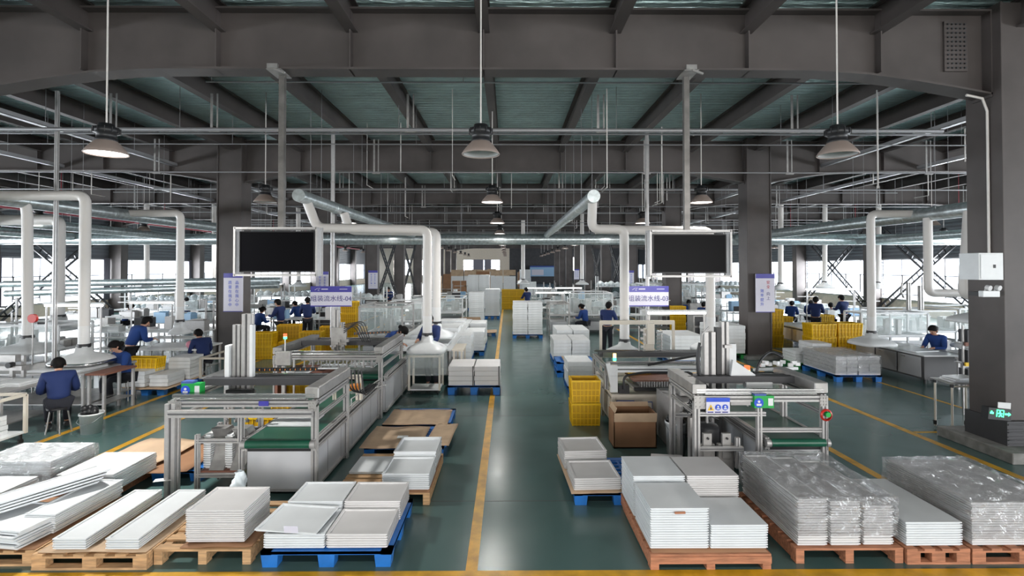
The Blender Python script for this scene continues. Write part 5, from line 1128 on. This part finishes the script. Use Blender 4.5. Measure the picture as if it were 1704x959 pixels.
def prow(items):
    for (x0, x1, y0, y1, zt, nx, lab, pm) in items:
        pallet_plastic(x0, x1, y0, y1, 'pallet under '+lab, m=pm)
        w_ = (x1-x0)/nx
        for i in range(nx):
            nn = max(1, round((zt-.15)/.1)); layers(x0+w_*i+.01, x0+w_*(i+1)-.01, y0+.02, y1-.02, .155, nn, (zt-.15)/nn, ('' if nx == 1 else ['left half of ', 'right half of ', 'third part of '][i])+lab)
prow([(-1.65, -1.05, 15.1, 16.3, .82, 1, 'white bundles on the pale board left of the aisle', 'blue'),
      (-1.55, -.75, 16.6, 17.8, .75, 1, 'white bundles behind the pale board left of the aisle', 'blue'),
      (-1.9, -.75, 18.2, 19.4, .85, 2, 'third pile of white bundles along the left of the aisle', 'blue'),
      (.19, 1.38, 20.6, 21.7, 1.42, 2, 'the big tall white pile standing in the aisle', 'blue'),
      (-1.95, -1.2, 26, 27.2, 1.55, 1, 'tall grey wrapped pile left of the far aisle', 'blue'),
      (-1.25, -.45, 28.5, 29.7, 1.6, 1, 'tall pale pile beside the far aisle line', 'blue'),
      (-2.6, -1.2, 34, 35.2, 2.3, 2, 'pale high pile below the far windows', 'blue'),
      (1.3, 2.35, 14.9, 16.2, .72, 2, 'white bundles right of the aisle before the blue stand', 'blue'),
      (1.55, 2.6, 16.6, 18.2, .8, 2, 'long white bundles right of the aisle', 'blue'),
      (1.33, 1.90, 11.6, 12.5, .70, 1, 'small pile of white bundles above the yellow crates', 'blue'),
      (4.6, 5.6, 14.8, 16.2, .85, 1, 'white bundles under a white sheet right of the lift columns', 'blue'),
      (6.3, 7.3, 16.0, 17.2, 1.0, 1, 'grey bundles left of the second right column', 'green_p')])
pallet_plastic(1.25, 2.25, 13.35, 14.3, 'upper blue pallet of the pair above the small pile right of the aisle', z=.17, h=.2); pallet_plastic(1.25, 2.25, 13.3, 14.3, 'lower blue pallet of the pair above the small pile right of the aisle')
sheet(1.45, 2.1, 13.3, 14.2, .375, 'cardboard sheet on the pair of blue pallets right of the aisle', 'card', .01)
pallet_plastic(-1.3, -.5, 21.2, 22.1, 'empty blue pallet under a brown board far left of the aisle'); sheet(-1.35, -.45, 21.1, 22.1, .155, 'brown board on the empty blue pallet far down the aisle', 'card', .01)
pallet_plastic(8.0, 9.12, 12.7, 14.2, 'dark blue pallet under the strapped grey bundles at right', h=.16)
pallet_plastic(7.9, 9.0, 14.35, 15.1, 'green pallet under the white bundles behind the strapped ones', m='green_p')
for k in range(4): layers(8.02+.275*k, 8.285+.275*k, 12.75, 14.15, .165, 5, .09, 'strapped grey bundle in the %s column on the dark blue pallet' % ['first', 'second', 'third', 'fourth'][k], m='tray2', jit=.012)
film_cover(8.02, 9.11, 12.75, 14.15, .2, .615, 'clear film over the strapped grey bundles at right', 8, .012)
layers(7.95, 8.4, 14.4, 15.1, .155, 4, .08, 'white bundle in the low pile on the green pallet'); layers(8.42, 8.95, 14.4, 15.1, .155, 6, .09, 'white bundle in the high pile on the green pallet')
# right white cabinet bench
r = thing('cabinet_bench', 'long white cabinet bench with doors on the right side', 'work bench', (11, 13, 0)); mb = MB(); mb.box(10.02, 10.9, 12.52, 15.0, .1, .66); mb.box(10.9, 12.6, 12.52, 13.3, .1, .66); mb.box(10.0, 10.04, 12.5, 15, .1, .14, 1); mb.box(10.012, 10.03, 12.51, 15, .1, .66, 1); mb.box(10.0, 12.6, 12.512, 12.53, .1, .66, 1); mb.build('cabinet_body', M['cabw'], r)
mb = MB(); mb.box(9.95, 10.95, 12.45, 15.05, .66, .69); mb.box(10.9, 12.65, 12.45, 13.35, .66, .69); mb.build('worktop', M['white'], r)
for k in range(3): mb = MB(); y = 12.6+.8*k; mb.box(9.985, 10.0, y, y+.74, .14, .62); dr = mb.build('door', M['cabw'], r); mb = MB(); mb.box(9.975, 9.985, y+.5, y+.62, .56, .58); mb.build('door_handle', M['alu_d'], dr)
for k in range(2): mb = MB(); x = 10.95+.8*k; mb.box(x, x+.74, 12.485, 12.5, .14, .62); mb.build('door', M['cabw'], r)
for x, y in ((10.05, 12.55), (10.05, 14.9), (12.5, 12.55), (10.9, 12.55)): mb = MB(); mb.cyl((x, y, 0), (x, y, .1), .03, 8); mb.build('caster', M['black'], r)
for i, (x, y, w_, rz) in enumerate(((10.4, 13.2, .7, .2), (10.5, 14.3, .7, -.1), (11.5, 12.9, .9, .1), (12.1, 12.8, .6, -.2))):
    o = tray_mesh(w_, .5, .02, False).build('flat_panel', M['tray']); o.location = (x, y, .692+.0*i); o.rotation_euler = (0, 0, rz); tag(o, ['white panel near the front corner of the white cabinet bench', 'white panel at the left end of the white cabinet bench', 'wide white panel in front of the right worker', 'white panel under the dark boxes at right'][i], 'panel')
bench(10.3, 11.9, 11.2, 12.0, .73, 'grey table in front of the white cabinet bench near the dark box rack', 'alu')
r = thing('bin_rack', 'rack of dark blue upright boxes left of the near right column', 'rack', (8.6, 9.9, 0)); X0 = 8.66; mb = MB()
for x in (X0, X0+.62): mb.bar((x, 9.9, 0), (x, 9.9, 1.7), .03)
for z in (.62, .98, 1.36): mb.box(X0, X0+.62, 9.85, 10.1, z-.02, z)
mb.build('rack_frame', M['alu_d'], r)
for (z, m_) in ((1.31, 'brown'), (.93, 'yel'), (.57, 'brown')): mb = MB(); mb.box(X0-.02, X0+.6, 9.82, 9.85, z, z+.07); mb.build('label_strip', M[m_], r)
nn = 0
for row, z in enumerate((1.37, .99, .63)):
    for k in range(4 if row < 2 else 2):
        mb = MB(); x = X0+.04+k*.14; mb.box(x, x+.115, 9.84, 10.05, z, z+.24); mb.box(x+.03, x+.085, 9.836, 9.84, z+.14, z+.18, 1); tag(mb.build('dark_box', [M['steel_d'], M['bluev']]), 'dark upright box standing in the %s row of the rack by the near right column' % ['top', 'middle', 'bottom'][row], 'box', 'dark boxes in the %s row' % ['top', 'middle', 'bottom'][row])
r = thing('pipe_stand', 'small stand of beige pipes with black joints beside the near right column', 'stand', (7.7, 8.8, 0))
for x, y in ((7.46, 8.75), (7.95, 8.7), (7.5, 9.15), (8.0, 9.1)): mb = MB(); mb.cyl((x, y, .02), (x, y, .82), .017, 8); mb.build('leg', M['cream_p'], r)
mb = MB(); mb.cyl((7.46, 8.75, .07), (7.95, 8.7, .07), .017, 8); mb.cyl((7.95, 8.7, .07), (8.0, 9.1, .07), .017, 8); mb.cyl((7.46, 8.75, .8), (7.95, 8.7, .8), .017, 8); mb.build('cross_pipe', M['cream_p'], r)
mb = MB()
for x, y in ((7.46, 8.75), (7.95, 8.7), (7.5, 9.15), (8.0, 9.1)):
    for z in (.05, .78): mb.cyl((x, y, z), (x, y, z+.07), .03, 8)
mb.build('joint', M['black'], r); mb = MB(); mb.cbox((7.73, 8.92, .85), (.62, .5, .02), -.1); mb.build('top_plate', M['alu_d'], r)
for i in range(3): mb = MB(); mb.cbox((7.7+.03*i, 8.92, .87+.025*i), (.42, .3, .02), .15*i-.1); tag(mb.build('metal_part', M['white']), 'pale flat part piled on the beige pipe stand', 'part', 'flat parts on the pipe stand')
# ================================================================== BACKGROUND LINES
def light_bar(x0, x1, y, z, label):
    r = thing('light_bar', label, 'tube light', ((x0+x1)/2, y, z)); mb = MB(); mb.box(x0, x1, y-.04, y+.04, z+.03, z+.07); mb.build('fixture', M['white'], r)
    mb = MB(); mb.cyl((x0+.02, y, z+.01), (x1-.02, y, z+.01), .028, 10); mb.build('tube', M['tubelit'], r)
    mb = MB(); 
    for x in (x0+.05, x1-.05): mb.bar((x, y, 0), (x, y, z+.05), .03)
    mb.build('uprights', M['alu'], r)
light_bar(-9.85, -8.6, 11.2, 1.98, 'bright tube light on uprights behind the tall left pipe')
light_bar(-11.2, -9.9, 15.6, 1.74, 'bright tube light left of the second left column')
light_bar(2.9, 4.15, 10.9, 1.84, 'bright tube light below the line 03 sign')
light_bar(1.1, 2.6, 31, 1.55, 'tube light right of the far aisle'); light_bar(2.8, 4.4, 31, 1.55, 'second tube light right of the far aisle'); light_bar(1.4, 3.2, 26.5, 1.5, 'tube light above the machines right of the tall aisle pile')
light_bar(-12.5, -11, 20, 1.9, 'tube light over the left assembly line'); light_bar(-16, -14, 24, 2, 'tube light over the far left assembly line'); light_bar(12, 14, 21, 1.9, 'tube light behind the glass guarded machine')
def glass_machine(x0, x1, y0, y1, zb, zt, label, m='white'):
    r = thing('guarded_machine', label, 'machine', ((x0+x1)/2, (y0+y1)/2, 0)); a = .05; mb = MB()
    for x in (x0, x1):
        for y in (y0, y1): mb.bar((x, y, 0), (x, y, zt), a)
    for z in (zb, zt):
        for y in (y0, y1): mb.bar((x0, y, z), (x1, y, z), a)
        for x in (x0, x1): mb.bar((x, y0, z), (x, y1, z), a)
    mb.build('frame', M[m], r); mb = MB(); mb.box(x0, x1, y0, y1, zb-.05, zb-.01); mb.box(x0+.08, x1-.08, y0+.08, y1-.08, .15, zb-.3); mb.build('machine_bed', M['cabw'], r)
    mb = MB(); mb.box(x0, x1, y0-.004, y0+.004, zb+.03, zt-.03); mb.build('guard_sheet', M['glass'], r)
    mb = MB(); rg = random.Random(int(x0*7+y0))
    for k in range(9): w_ = rg.uniform(.05, .25); x = rg.uniform(x0+.1, x1-.3); y = rg.uniform(y0+.1, y1-.3); mb.box(x, x+w_, y, y+w_, zb, zb+rg.uniform(.1, (zt-zb)*.8))
    mb.build('mechanism', M['alu_d'], r); return r
glass_machine(12.2, 14.3, 16.6, 18, .75, 1.4, 'white framed machine with clear guards left of the double bend pipe')
glass_machine(14.6, 16.2, 16.8, 18.4, .75, 1.45, 'white framed machine with clear guards behind the first guarded one')
glass_machine(10.6, 12.6, 15.6, 16.4, .75, 1.42, 'clear guarded station left of the tall pipe at right')
glass_machine(2.6, 4.4, 22, 24, .8, 1.7, 'pale machine cabin with green lights right of the tall aisle pile')
glass_machine(1.7, 2.5, 21.4, 22.6, .85, 1.3, 'grey slatted machine right beside the tall aisle pile', 'alu_d')
glass_machine(-4.3, -3.06, 15.2, 17, .8, 1.65, 'aluminium framed station behind the second left machine', 'alu')
glass_machine(-3.6, -1.9, 22, 24, .9, 1.5, 'pale machine left of the aisle beyond the white pipes')
glass_machine(6.5, 8.0, 25, 26.5, .8, 2.0, 'tall clear cabinet left of the second right column')
glass_machine(8.3, 9.4, 25, 26.5, .8, 2.0, 'second tall clear cabinet beside the second right column')
glass_machine(-4.4, -3.1, 19, 20.6, .85, 1.5, 'long pale station left of the aisle before the ladder braces')
glass_machine(-12, -10.4, 12.2, 13.2, .9, 1.45, 'white guarded machine behind the leftmost hoods')
glass_machine(-13.6, -12.2, 11.4, 12.6, .9, 1.7, 'dark guarded machine at the left edge', 'steel_d')
mb = MB(); mb.prof((13.1, 17, 1.4), (13.1, 17, 2.3), .1); mb.prof((13.5, 17, 1.4), (13.5, 17, 2.2), .12); mb.tube([(12.9, 17, 2.3), (12.85, 17, 2.0), (12.95, 17, 1.8)], .03, 6); tag(mb.build('twin_actuator', M['alu_d']), 'pair of dark actuators above the white framed guarded machine', 'actuator')
r = thing('drawer_stand', 'grey stand with four dark drawer faces right of the line 03 pole', 'drawer stand', (6.6, 17.6, 0)); mb = MB(); mb.box(6.15, 7.0, 17.3, 17.9, 0, 1.2); mb.build('body', M['alu_d'], r)
for i in range(2):
    for j in range(3): mb = MB(); mb.box(6.2+.4*i, 6.55+.4*i, 17.28, 17.3, .14+.36*j, .44+.36*j); mb.build('drawer', M['steel_d'], r)
bench(10.0, 11.2, 16.2, 19.7, .72, 'long white table with brown boxes below it at right', 'white')
for k in range(3): mb = MB(); y = 16.3+1.1*k; mb.box(10.05, 10.7, y, y+1.0, .23, .62); tag(mb.build('storage_box', M['cream']), 'beige box under the long white table at right, %s' % ('nearest', 'middle one', 'farthest')[k], 'box', 'boxes under the long white table')
rr = random.Random(11)
def line_of_benches(xa, xb, ys, label, pz=.78, clutter=7, bags=True):
    for bi, y in enumerate(ys):
        bench(xa, xb, y, y+.9, pz, 'white assembly table, %s of the %s' % (['nearest', 'second', 'third', 'fourth', 'farthest'][bi], label))['group'] = 'tables in the %s' % label
        for k in range(clutter):
            x = rr.uniform(xa+.2, xb-.3); w_ = rr.uniform(.25, .7); h = rr.uniform(.05, .45); mb = MB(); yy = y+rr.uniform(.1, .4)
            mm = rr.choice(['white', 'wlayer', 'tray2', 'alu', 'bag', 'bag', 'bluish', 'alu_d', 'steel_d'])
            mb.cbox((x, yy+.1, pz+h/2), (w_, .3, h), rr.uniform(-.3, .3))
            if rr.random() < .5: mb.cbox((x+.05, yy+.1, pz+h+.02), (w_*.6, .2, .04), rr.uniform(-.5, .5))
            tag(mb.build('wrapped_part', M[mm], bevel=.01), '%s lying on the %s table of the %s' % ({'white': 'white part', 'wlayer': 'white panel', 'tray2': 'cream box', 'alu': 'metal part', 'bag': 'frosted bag', 'bluish': 'blue wrapped part', 'alu_d': 'dull grey part', 'steel_d': 'dark grey part'}[mm], ['nearest', 'second', 'third', 'fourth', 'farthest'][bi], label), 'part', 'parts on tables in the %s' % label)
        for k in range(2):
            x = rr.uniform(xa, xb); mb = MB(); mb.prof((x, y+.8, 0), (x, y+.8, rr.uniform(1.4, 2.1)), .05); mb.bar((x-.5, y+.8, 1.35), (x+.5, y+.8, 1.35), .04)
            tag(mb.build('tool_post', M['alu']), 'thin metal tool post behind the %s table of the %s' % (['nearest', 'second', 'third', 'fourth', 'farthest'][bi], label), 'post', 'tool posts in the %s' % label)
line_of_benches(-13.2, -9.6, (16.5, 19, 22, 26), 'left assembly line')
line_of_benches(-19, -14.2, (14.8, 17.8, 21, 25, 30), 'line beneath the left windows')
line_of_benches(-9.2, -6.6, (20.5, 24, 28, 33), 'line left of the left columns', clutter=5)
line_of_benches(-16, -12.6, (13.2,), 'corner at the left edge', clutter=6)
line_of_benches(12.5, 17.5, (21.5, 25, 29, 34), 'line beneath the right windows')
line_of_benches(8.4, 11.5, (24, 28, 32), 'right assembly line')
line_of_benches(4.4, 7.0, (22, 27, 33), 'line left of the right columns', clutter=6)
line_of_benches(1.6, 4.0, (26, 29.5, 34, 40), 'line right of the far aisle', clutter=6)
line_of_benches(-5.5, -2.6, (25.5, 29, 34, 40), 'line left of the far aisle', clutter=6)
# plastic-covered goods under the left windows: heaps of frosted bags on racks
def bag_rack(x0, x1, y, z0, z1, label):
    r = thing('bag_rack', label, 'rack', ((x0+x1)/2, y, 0)); mb = MB()
    for x in (x0, (x0+x1)/2, x1): mb.bar((x, y, 0), (x, y, z1), .05); mb.bar((x, y+.7, 0), (x, y+.7, z1), .05)
    n = max(1, int((z1-z0)/.45))
    for i in range(n): z = z0+(z1-z0)*i/n; mb.box(x0, x1, y, y+.7, z-.03, z)
    mb.build('rack_frame', M['white'], r); mb = MB()
    for i in range(n):
        z = z0+(z1-z0)*i/n; x = x0+.2
        while x < x1-.1:
            q = rr.uniform(.10, .19); mb.lathe((x, y+.35+rr.uniform(-.1, .1), z), [(q, 0), (q*1.3, q*.5), (q*1.1, q*1.1), (q*.4, q*1.6), (1e-3, q*1.7)], 9); x += q*1.9
    tag(mb.build('bagged_goods', M['bag'], r), kind='stuff')
bag_rack(-13.5, -9.8, 28, .6, 1.9, 'rack of bagged goods behind the left assembly line')
bag_rack(-20, -14.5, 27.5, .6, 2.0, 'long rack of bagged goods in front of the left windows')
bag_rack(-9.3, -6.2, 26.2, .6, 1.8, 'rack of bagged goods behind the four left bench workers')
bag_rack(5.0, 8.3, 29, .6, 2.3, 'rack of bagged goods seen below the right television')
bag_rack(12, 17, 37, .6, 2.0, 'rack of bagged goods near the right wall braces')
bag_rack(9, 12.5, 35, .6, 2.1, 'rack of bagged goods right of the second right column')
# white transfer arches over the left tables
for (x0, x1, y, z, lab) in ((-10.8, -9.2, 13.6, .98, 'low white tube rail over the left tables'), (-10.4, -8.8, 14.9, 1.02, 'second low white tube rail over the left tables')):
    mb = MB(); mb.tube(arc_pts([(x0, y, .2), (x0, y, z), (x1, y, z), (x1, y, .2)], .08), .02, 8); tag(mb.build('tube_rail', M['white']), lab, 'rail')
# far end goods
for i in range(16):
    x = (-7.4, -4.9, -2.5, 2.2)[i % 4]; y = (53, 66, 74, 82)[i//4]; h = rr.uniform(1.2, 2.6); mb = MB(); mm = rr.choice(['card', 'wlayer', 'white', 'card', 'card_d'])
    mb.box(x-.7, x+.7, y-.5, y+.5, 0, h*.6); mb.box(x-.68, x+.66, y-.48, y+.5, h*.6+.01, h)
    tag(mb.build('goods_pile', M[mm]), '%s box pile, %s in the %s far row' % ('brown' if 'card' in mm else 'white', ('leftmost', 'second from left', 'just left of the aisle', 'right of the aisle')[i % 4], ('nearest', 'second', 'third', 'farthest')[i//4]), 'pile of boxes', 'far box piles')
for i in range(5): mb = MB(); x = -6.5+1.5*i; mb.box(x, x+1.4, 60, 61, 1.8+.02*i, 2.5); mb.box(x, x+1.4, 60, 61, 0, 1.78, 1); tag(mb.build('carton_pile', [M['card'], M['white']]), 'brown carton on a white pile below the far windows', 'carton', 'cartons below the far windows')
mb = MB(); mb.box(3.9, 9.8, 92, 92.1, 1.2, 3.0, 0); mb.box(3.9, 9.8, 91.98, 92, 2.8, 3.05, 1); mb.box(4.2, 6.3, 91.97, 92, 1.4, 2.4, 2); mb.box(4, 4.1, 92, 92.1, 0, 1.2, 1); mb.box(9.6, 9.7, 92, 92.1, 0, 1.2, 1); tag(mb.build('display_board', [M['bluish'], M['panelblue'], M['sign_w']]), 'wide blue display board at the far dark wall', 'display board')
mb = MB(); mb.box(11.8, 12.6, YF-.1, YF-.02, 2.2, 4.6); tag(mb.build('roof_slot', M['lit']), 'narrow bright window slot in the far dark wall', 'window'); 
# ================================================================== PEOPLE
def skin_mesh(name, nodes, edges, mats, sub=1, root=0):
    me = bpy.data.meshes.new(name); me.from_pydata([n[0] for n in nodes], edges, []); o = bpy.data.objects.new(name, me); col.objects.link(o)
    s_ = o.modifiers.new('skin', 'SKIN'); s_.use_smooth_shade = True
    lay = me.skin_vertices[0].data
    for i, n in enumerate(nodes): q = n[1]; lay[i].radius = (q, q) if not isinstance(q, tuple) else q; lay[i].use_root = (i == root)
    u = o.modifiers.new('sub', 'SUBSURF'); u.levels = sub; u.render_levels = sub
    dg = bpy.context.evaluated_depsgraph_get(); new = bpy.data.meshes.new_from_object(o.evaluated_get(dg)); o.modifiers.clear(); old = o.data; o.data = new; new.name = name
    bpy.data.meshes.remove(old); new.materials.clear(); new.materials.append(mats); new.polygons.foreach_set('use_smooth', [True]*len(new.polygons)); return o
def mk_person(pose, lean=.25, reach=.4, down=.35, cloth='navy', longhair=False, cap=False):
    sit = pose == 'sit'; PH = .52 if sit else .92
    def up(x, y, z):          # upper body point relative to the pelvis, leaned forward (+Y)
        c, s_ = math.cos(lean), math.sin(lean); return (x, y*c+z*s_, PH+z*c-y*s_)
    hips = [(sx*.09, 0, PH-.02) for sx in (-1, 1)]
    if sit: legs = [[(sx*.10, .02, PH-.02), (sx*.13, .40, PH-.02), (sx*.12, .36, .10)] for sx in (-1, 1)]
    else: legs = [[(sx*.09, 0, PH-.05), (sx*.10, .03, .48), (sx*.11, -.01, .08)] for sx in (-1, 1)]
    sh = [up(sx*.18, 0, .46) for sx in (-1, 1)]
    el = [up(sx*.25, .14, .22) for sx in (-1, 1)]
    hd_z = up(0, reach, .30)[2]; ha = []
    for sx in (-1, 1):
        e = el[0 if sx < 0 else 1]; ha.append((sx*.12, e[1]+.24, e[2]+.02))
    root = thing('person', 'person', 'person')
    hy = down  # head pitch
    nk = up(0, .02, .53); hc = Vector(up(0, .05+.05*hy, .66)); fdir = Vector((0, math.cos(lean+hy), -math.sin(lean+hy))); udir = Vector((0, math.sin(lean+hy), math.cos(lean+hy)))
    N = [(Vector((0,0,PH)), .10), (up(0,0,.14), .085), (up(0,0,.32), .10), (up(0,.0,.45), .08), (nk, .048), (hc-udir*.06+fdir*.01, .066), (hc+udir*.01, .088), (hc+udir*.075, .066)]
    E = [(i, i+1) for i in range(7)]
    for si in (0, 1):
        b0 = len(N); N += [(sh[si], .05), (el[si], .038), (ha[si], .026)]; E += [(3, b0), (b0, b0+1), (b0+1, b0+2)]
        w0 = b0+2; hv = Vector(ha[si]); sx = -1 if si == 0 else 1; d = Vector((-sx*.25, 1, -.25)).normalized()
        p0 = len(N); N.append((hv+d*.06, (.034, .016))); E.append((w0, p0))
        for f in range(4):
            o_ = Vector((-sx*(.022-.0145*f)*-1, 0, 0)); L = (.030, .036, .034, .026)[f]; q = len(N)
            N += [(hv+d*.085+o_, .009), (hv+d*(.085+L)+o_+Vector((0,0,-.01)), .008), (hv+d*(.085+L*1.7)+o_+Vector((0,0,-.03)), .007)]; E += [(p0, q), (q, q+1), (q+1, q+2)]
        q = len(N); N += [(hv+d*.045+Vector((-sx*.04, 0, -.01)), .011), (hv+d*.075+Vector((-sx*.055, 0, -.02)), .009)]; E += [(w0, q), (q, q+1)]
        l0 = len(N); L = legs[si]; N += [(L[0], .085), (L[1], .06), (L[2], .038), (Vector(L[2])+Vector((0, .12, -.05)), .03)]; E += [(0, l0), (l0, l0+1), (l0+1, l0+2), (l0+2, l0+3)]
    body = skin_mesh('body', [(Vector(a), b_) for a, b_ in N], E, M['skin']); body.parent = root
    # jacket
    N = [(Vector((0,-.01,PH+.0)), (.175, .13)), (up(0,0,.15), (.165, .12)), (up(0,-.01,.32), (.19, .13)), (up(0,-.01,.44), (.15, .10)), (up(0,.01,.52), .065)]; E = [(0,1),(1,2),(2,3),(3,4)]
    for si in (0, 1):
        b0 = len(N); m_ = (Vector(el[si])+Vector(ha[si]))/2; N += [(sh[si], .088), (el[si], .062), (Vector(ha[si])*.85+m_*.15, .045)]; E += [(3, b0), (b0, b0+1), (b0+1, b0+2)]
    j = skin_mesh('jacket', [(Vector(a), b_) for a, b_ in N], E, M[cloth]); j.parent = root
    N = [(Vector((0,0,PH+.02)), (.16, .12))]; E = []
    for si in (0, 1): l0 = len(N); L = legs[si]; N += [(L[0], .105), (L[1], .078), (L[2], .062)]; E += [(0, l0), (l0, l0+1), (l0+1, l0+2)]
    t = skin_mesh('trousers', [(Vector(a), b_) for a, b_ in N], E, M['trous']); t.parent = root
    for si in (0, 1):
        mb = MB(); L = Vector(legs[si][2]); mb.tube([L+Vector((0,-.07,-.04)), L+Vector((0,.0,-.035)), L+Vector((0,.1,-.05)), L+Vector((0,.18,-.06))], [.035, .05, .042, .022], 10); mb.build('shoe', M['shoe'], root)
    mb = MB(); A = udir; B = fdir; C = Vector((1,0,0)); vs = []; n = 18; m2 = 9
    for i in range(m2+1):
        th = i/m2*PI*.62
        for k in range(n):
            a = 2*PI*k/n; back = max(0, -math.sin(a)); r_ = .101
            t_ = th*(1+.35*back) if not longhair else th*(1+.75*back); fr_ = max(0, math.sin(a)); t_ = t_*(1-.42*fr_)
            vs.append(hc+A*(.02+math.cos(t_)*r_*1.12)+B*(math.sin(t_)*math.sin(a)*r_*1.12-.012)+C*(math.sin(t_)*math.cos(a)*r_*.94))
    mb.add(vs, [(i*n+k, i*n+(k+1) % n, (i+1)*n+(k+1) % n, (i+1)*n+k) for i in range(m2) for k in range(n)], 0, True)
    mb.ball(hc-A*.035-B*.035, .078, 6)
    if longhair: mb.ball(hc-B*.13-A*.02, .055, 6)
    mb.build('hair', M['hair'], root, solid=.012)
    mb = MB(); mb.tube([hc+B*.085+A*.02, hc+B*.108-A*.015, hc+B*.088-A*.025], [.008, .014, .008], 6); mb.build('nose', M['skin'], root)
    mb = MB()
    for sx in (-1, 1): mb.ball(hc+B*.082+A*.022+C*sx*.032, .010, 4)
    mb.build('eyes', M['black'], root); mb = MB(); mb.tube([hc+B*.083-A*.052+C*-.022, hc+B*.09-A*.052, hc+B*.083-A*.052+C*.022], .005, 5); mb.build('mouth', M['inkr'], root)
    mb = MB()
    for sx in (-1, 1): mb.ball(hc+C*sx*.09-B*.005, .02, 5, 0, 1.4)
    mb.build('ears', M['skin'], root)
    return root
PP = {'sit': Maker(mk_person('sit', .42, .4, .5)), 'sitb': Maker(mk_person('sit', .25, .4, .35, 'navy2', True)), 'stand': Maker(mk_person('stand', .5, .5, .4, 'navy2')), 'upright': Maker(mk_person('stand', .12, .4, .3, 'navy')), 'bend': Maker(mk_person('stand', .95, .5, .2, 'navy2', True))}
def mk_stool():
    r = thing('work_stool', 'stool', 'stool'); mb = MB(); mb.cyl((0,0,.41), (0,0,.44), .17, 20); mb.build('seat', M['black'], r)
    for a in range(4): mb = MB(); c_, s_ = math.cos(a*PI/2+.78), math.sin(a*PI/2+.78); mb.cyl((c_*.11, s_*.11, .41), (c_*.17, s_*.17, 0), .013, 6); mb.build('leg', M['alu_d'], r)
    return r
stool = Maker(mk_stool())
def worker(x, y, kind, rz, label, st=True):
    PP[kind]((x, y, 0), rz, label)
    if 'sit' in kind and st: stool((x, y, 0), 0, ' '.join(('round stool of the '+label.replace(' in blue jacket', '')).split()[:16]))
def wpx(px, py, kind, rz, label, zh=None):
    zh = zh or {'sit': 1.22, 'sitb': 1.26, 'stand': 1.5, 'upright': 1.66, 'bend': 1.3}[kind]
    p = gp(px, py, zh); worker(p.x, p.y, kind, rz, label)
L_ = PI/2   # rz = +90deg turns the person to face -X
worker(-7.6, 8.95, 'sit', .75, 'nearest person in blue jacket seated with back turned at the left table')
worker(-8.05, 11.15, 'sitb', PI-.5, 'person in blue jacket whose face shows behind the metal rimmed hood')
worker(-8.95, 12.45, 'stand', -.5, 'person in blue jacket bending over the table behind the yellow crate')
worker(-7.6, 13.2, 'sit', .95, 'person in blue jacket seated at the right end of the left table')
for (px_, py_, k_, rz_, lab) in ((207, 507, 'sitb', -.9, 'person in blue jacket working far left between two white pipes'), (312, 496, 'sitb', .7, 'person in blue jacket seen just right of the slim white pipe at left'),
    (428, 512, 'sitb', -.6, 'leftmost person in blue jacket of the group behind the yellow crates'), (468, 500, 'upright', 1.4, 'person in blue jacket standing with a cap behind the yellow crates'),
    (497, 502, 'sitb', 1.2, 'person in blue jacket seated left of the line 04 sign'), (512, 497, 'upright', .4, 'person in blue jacket directly behind the left edge of the line 04 sign'),
    (1143, 500, 'sitb', -.7, 'left person in blue jacket of the pair below the right television'), (1168, 504, 'sitb', -.7, 'right person in blue jacket of the pair below the right television'),
    (1316, 502, 'sitb', -.7, 'leftmost person in blue jacket by the right windows'), (1346, 501, 'sitb', -.9, 'seated person in blue jacket just left of the standing one by the right windows'),
    (1357, 496, 'upright', -.6, 'standing person in blue jacket by the right windows'), (1384, 505, 'sitb', -.4, 'seated person in blue jacket behind the yellow boxes at right'),
    (1405, 493, 'upright', .3, 'person in blue jacket standing near the right window sill'), (648, 479, 'upright', 2.9, 'tiny person in blue jacket far away between the ladder braces'),
    (878, 480, 'upright', .6, 'tiny person in blue jacket far right of the aisle'), (1010, 505, 'upright', -.6, 'small person in dark blue beside the pale machine cabin'), (975, 507, 'sitb', .9, 'small person in blue inside the pale machine cabin')):
    wpx(px_, py_, k_, rz_, lab)
worker(-3.05, 12.75, 'bend', -1.9, 'person in blue jacket with dark hair leaning over the second left machine')
worker(-1.78, 12.35, 'upright', 2.7, 'person in blue whose legs show through the cream trolley')
worker(11.35, 11.6+2.1, 'sitb', 1.9, 'person in blue jacket bending over the white cabinet bench at right')
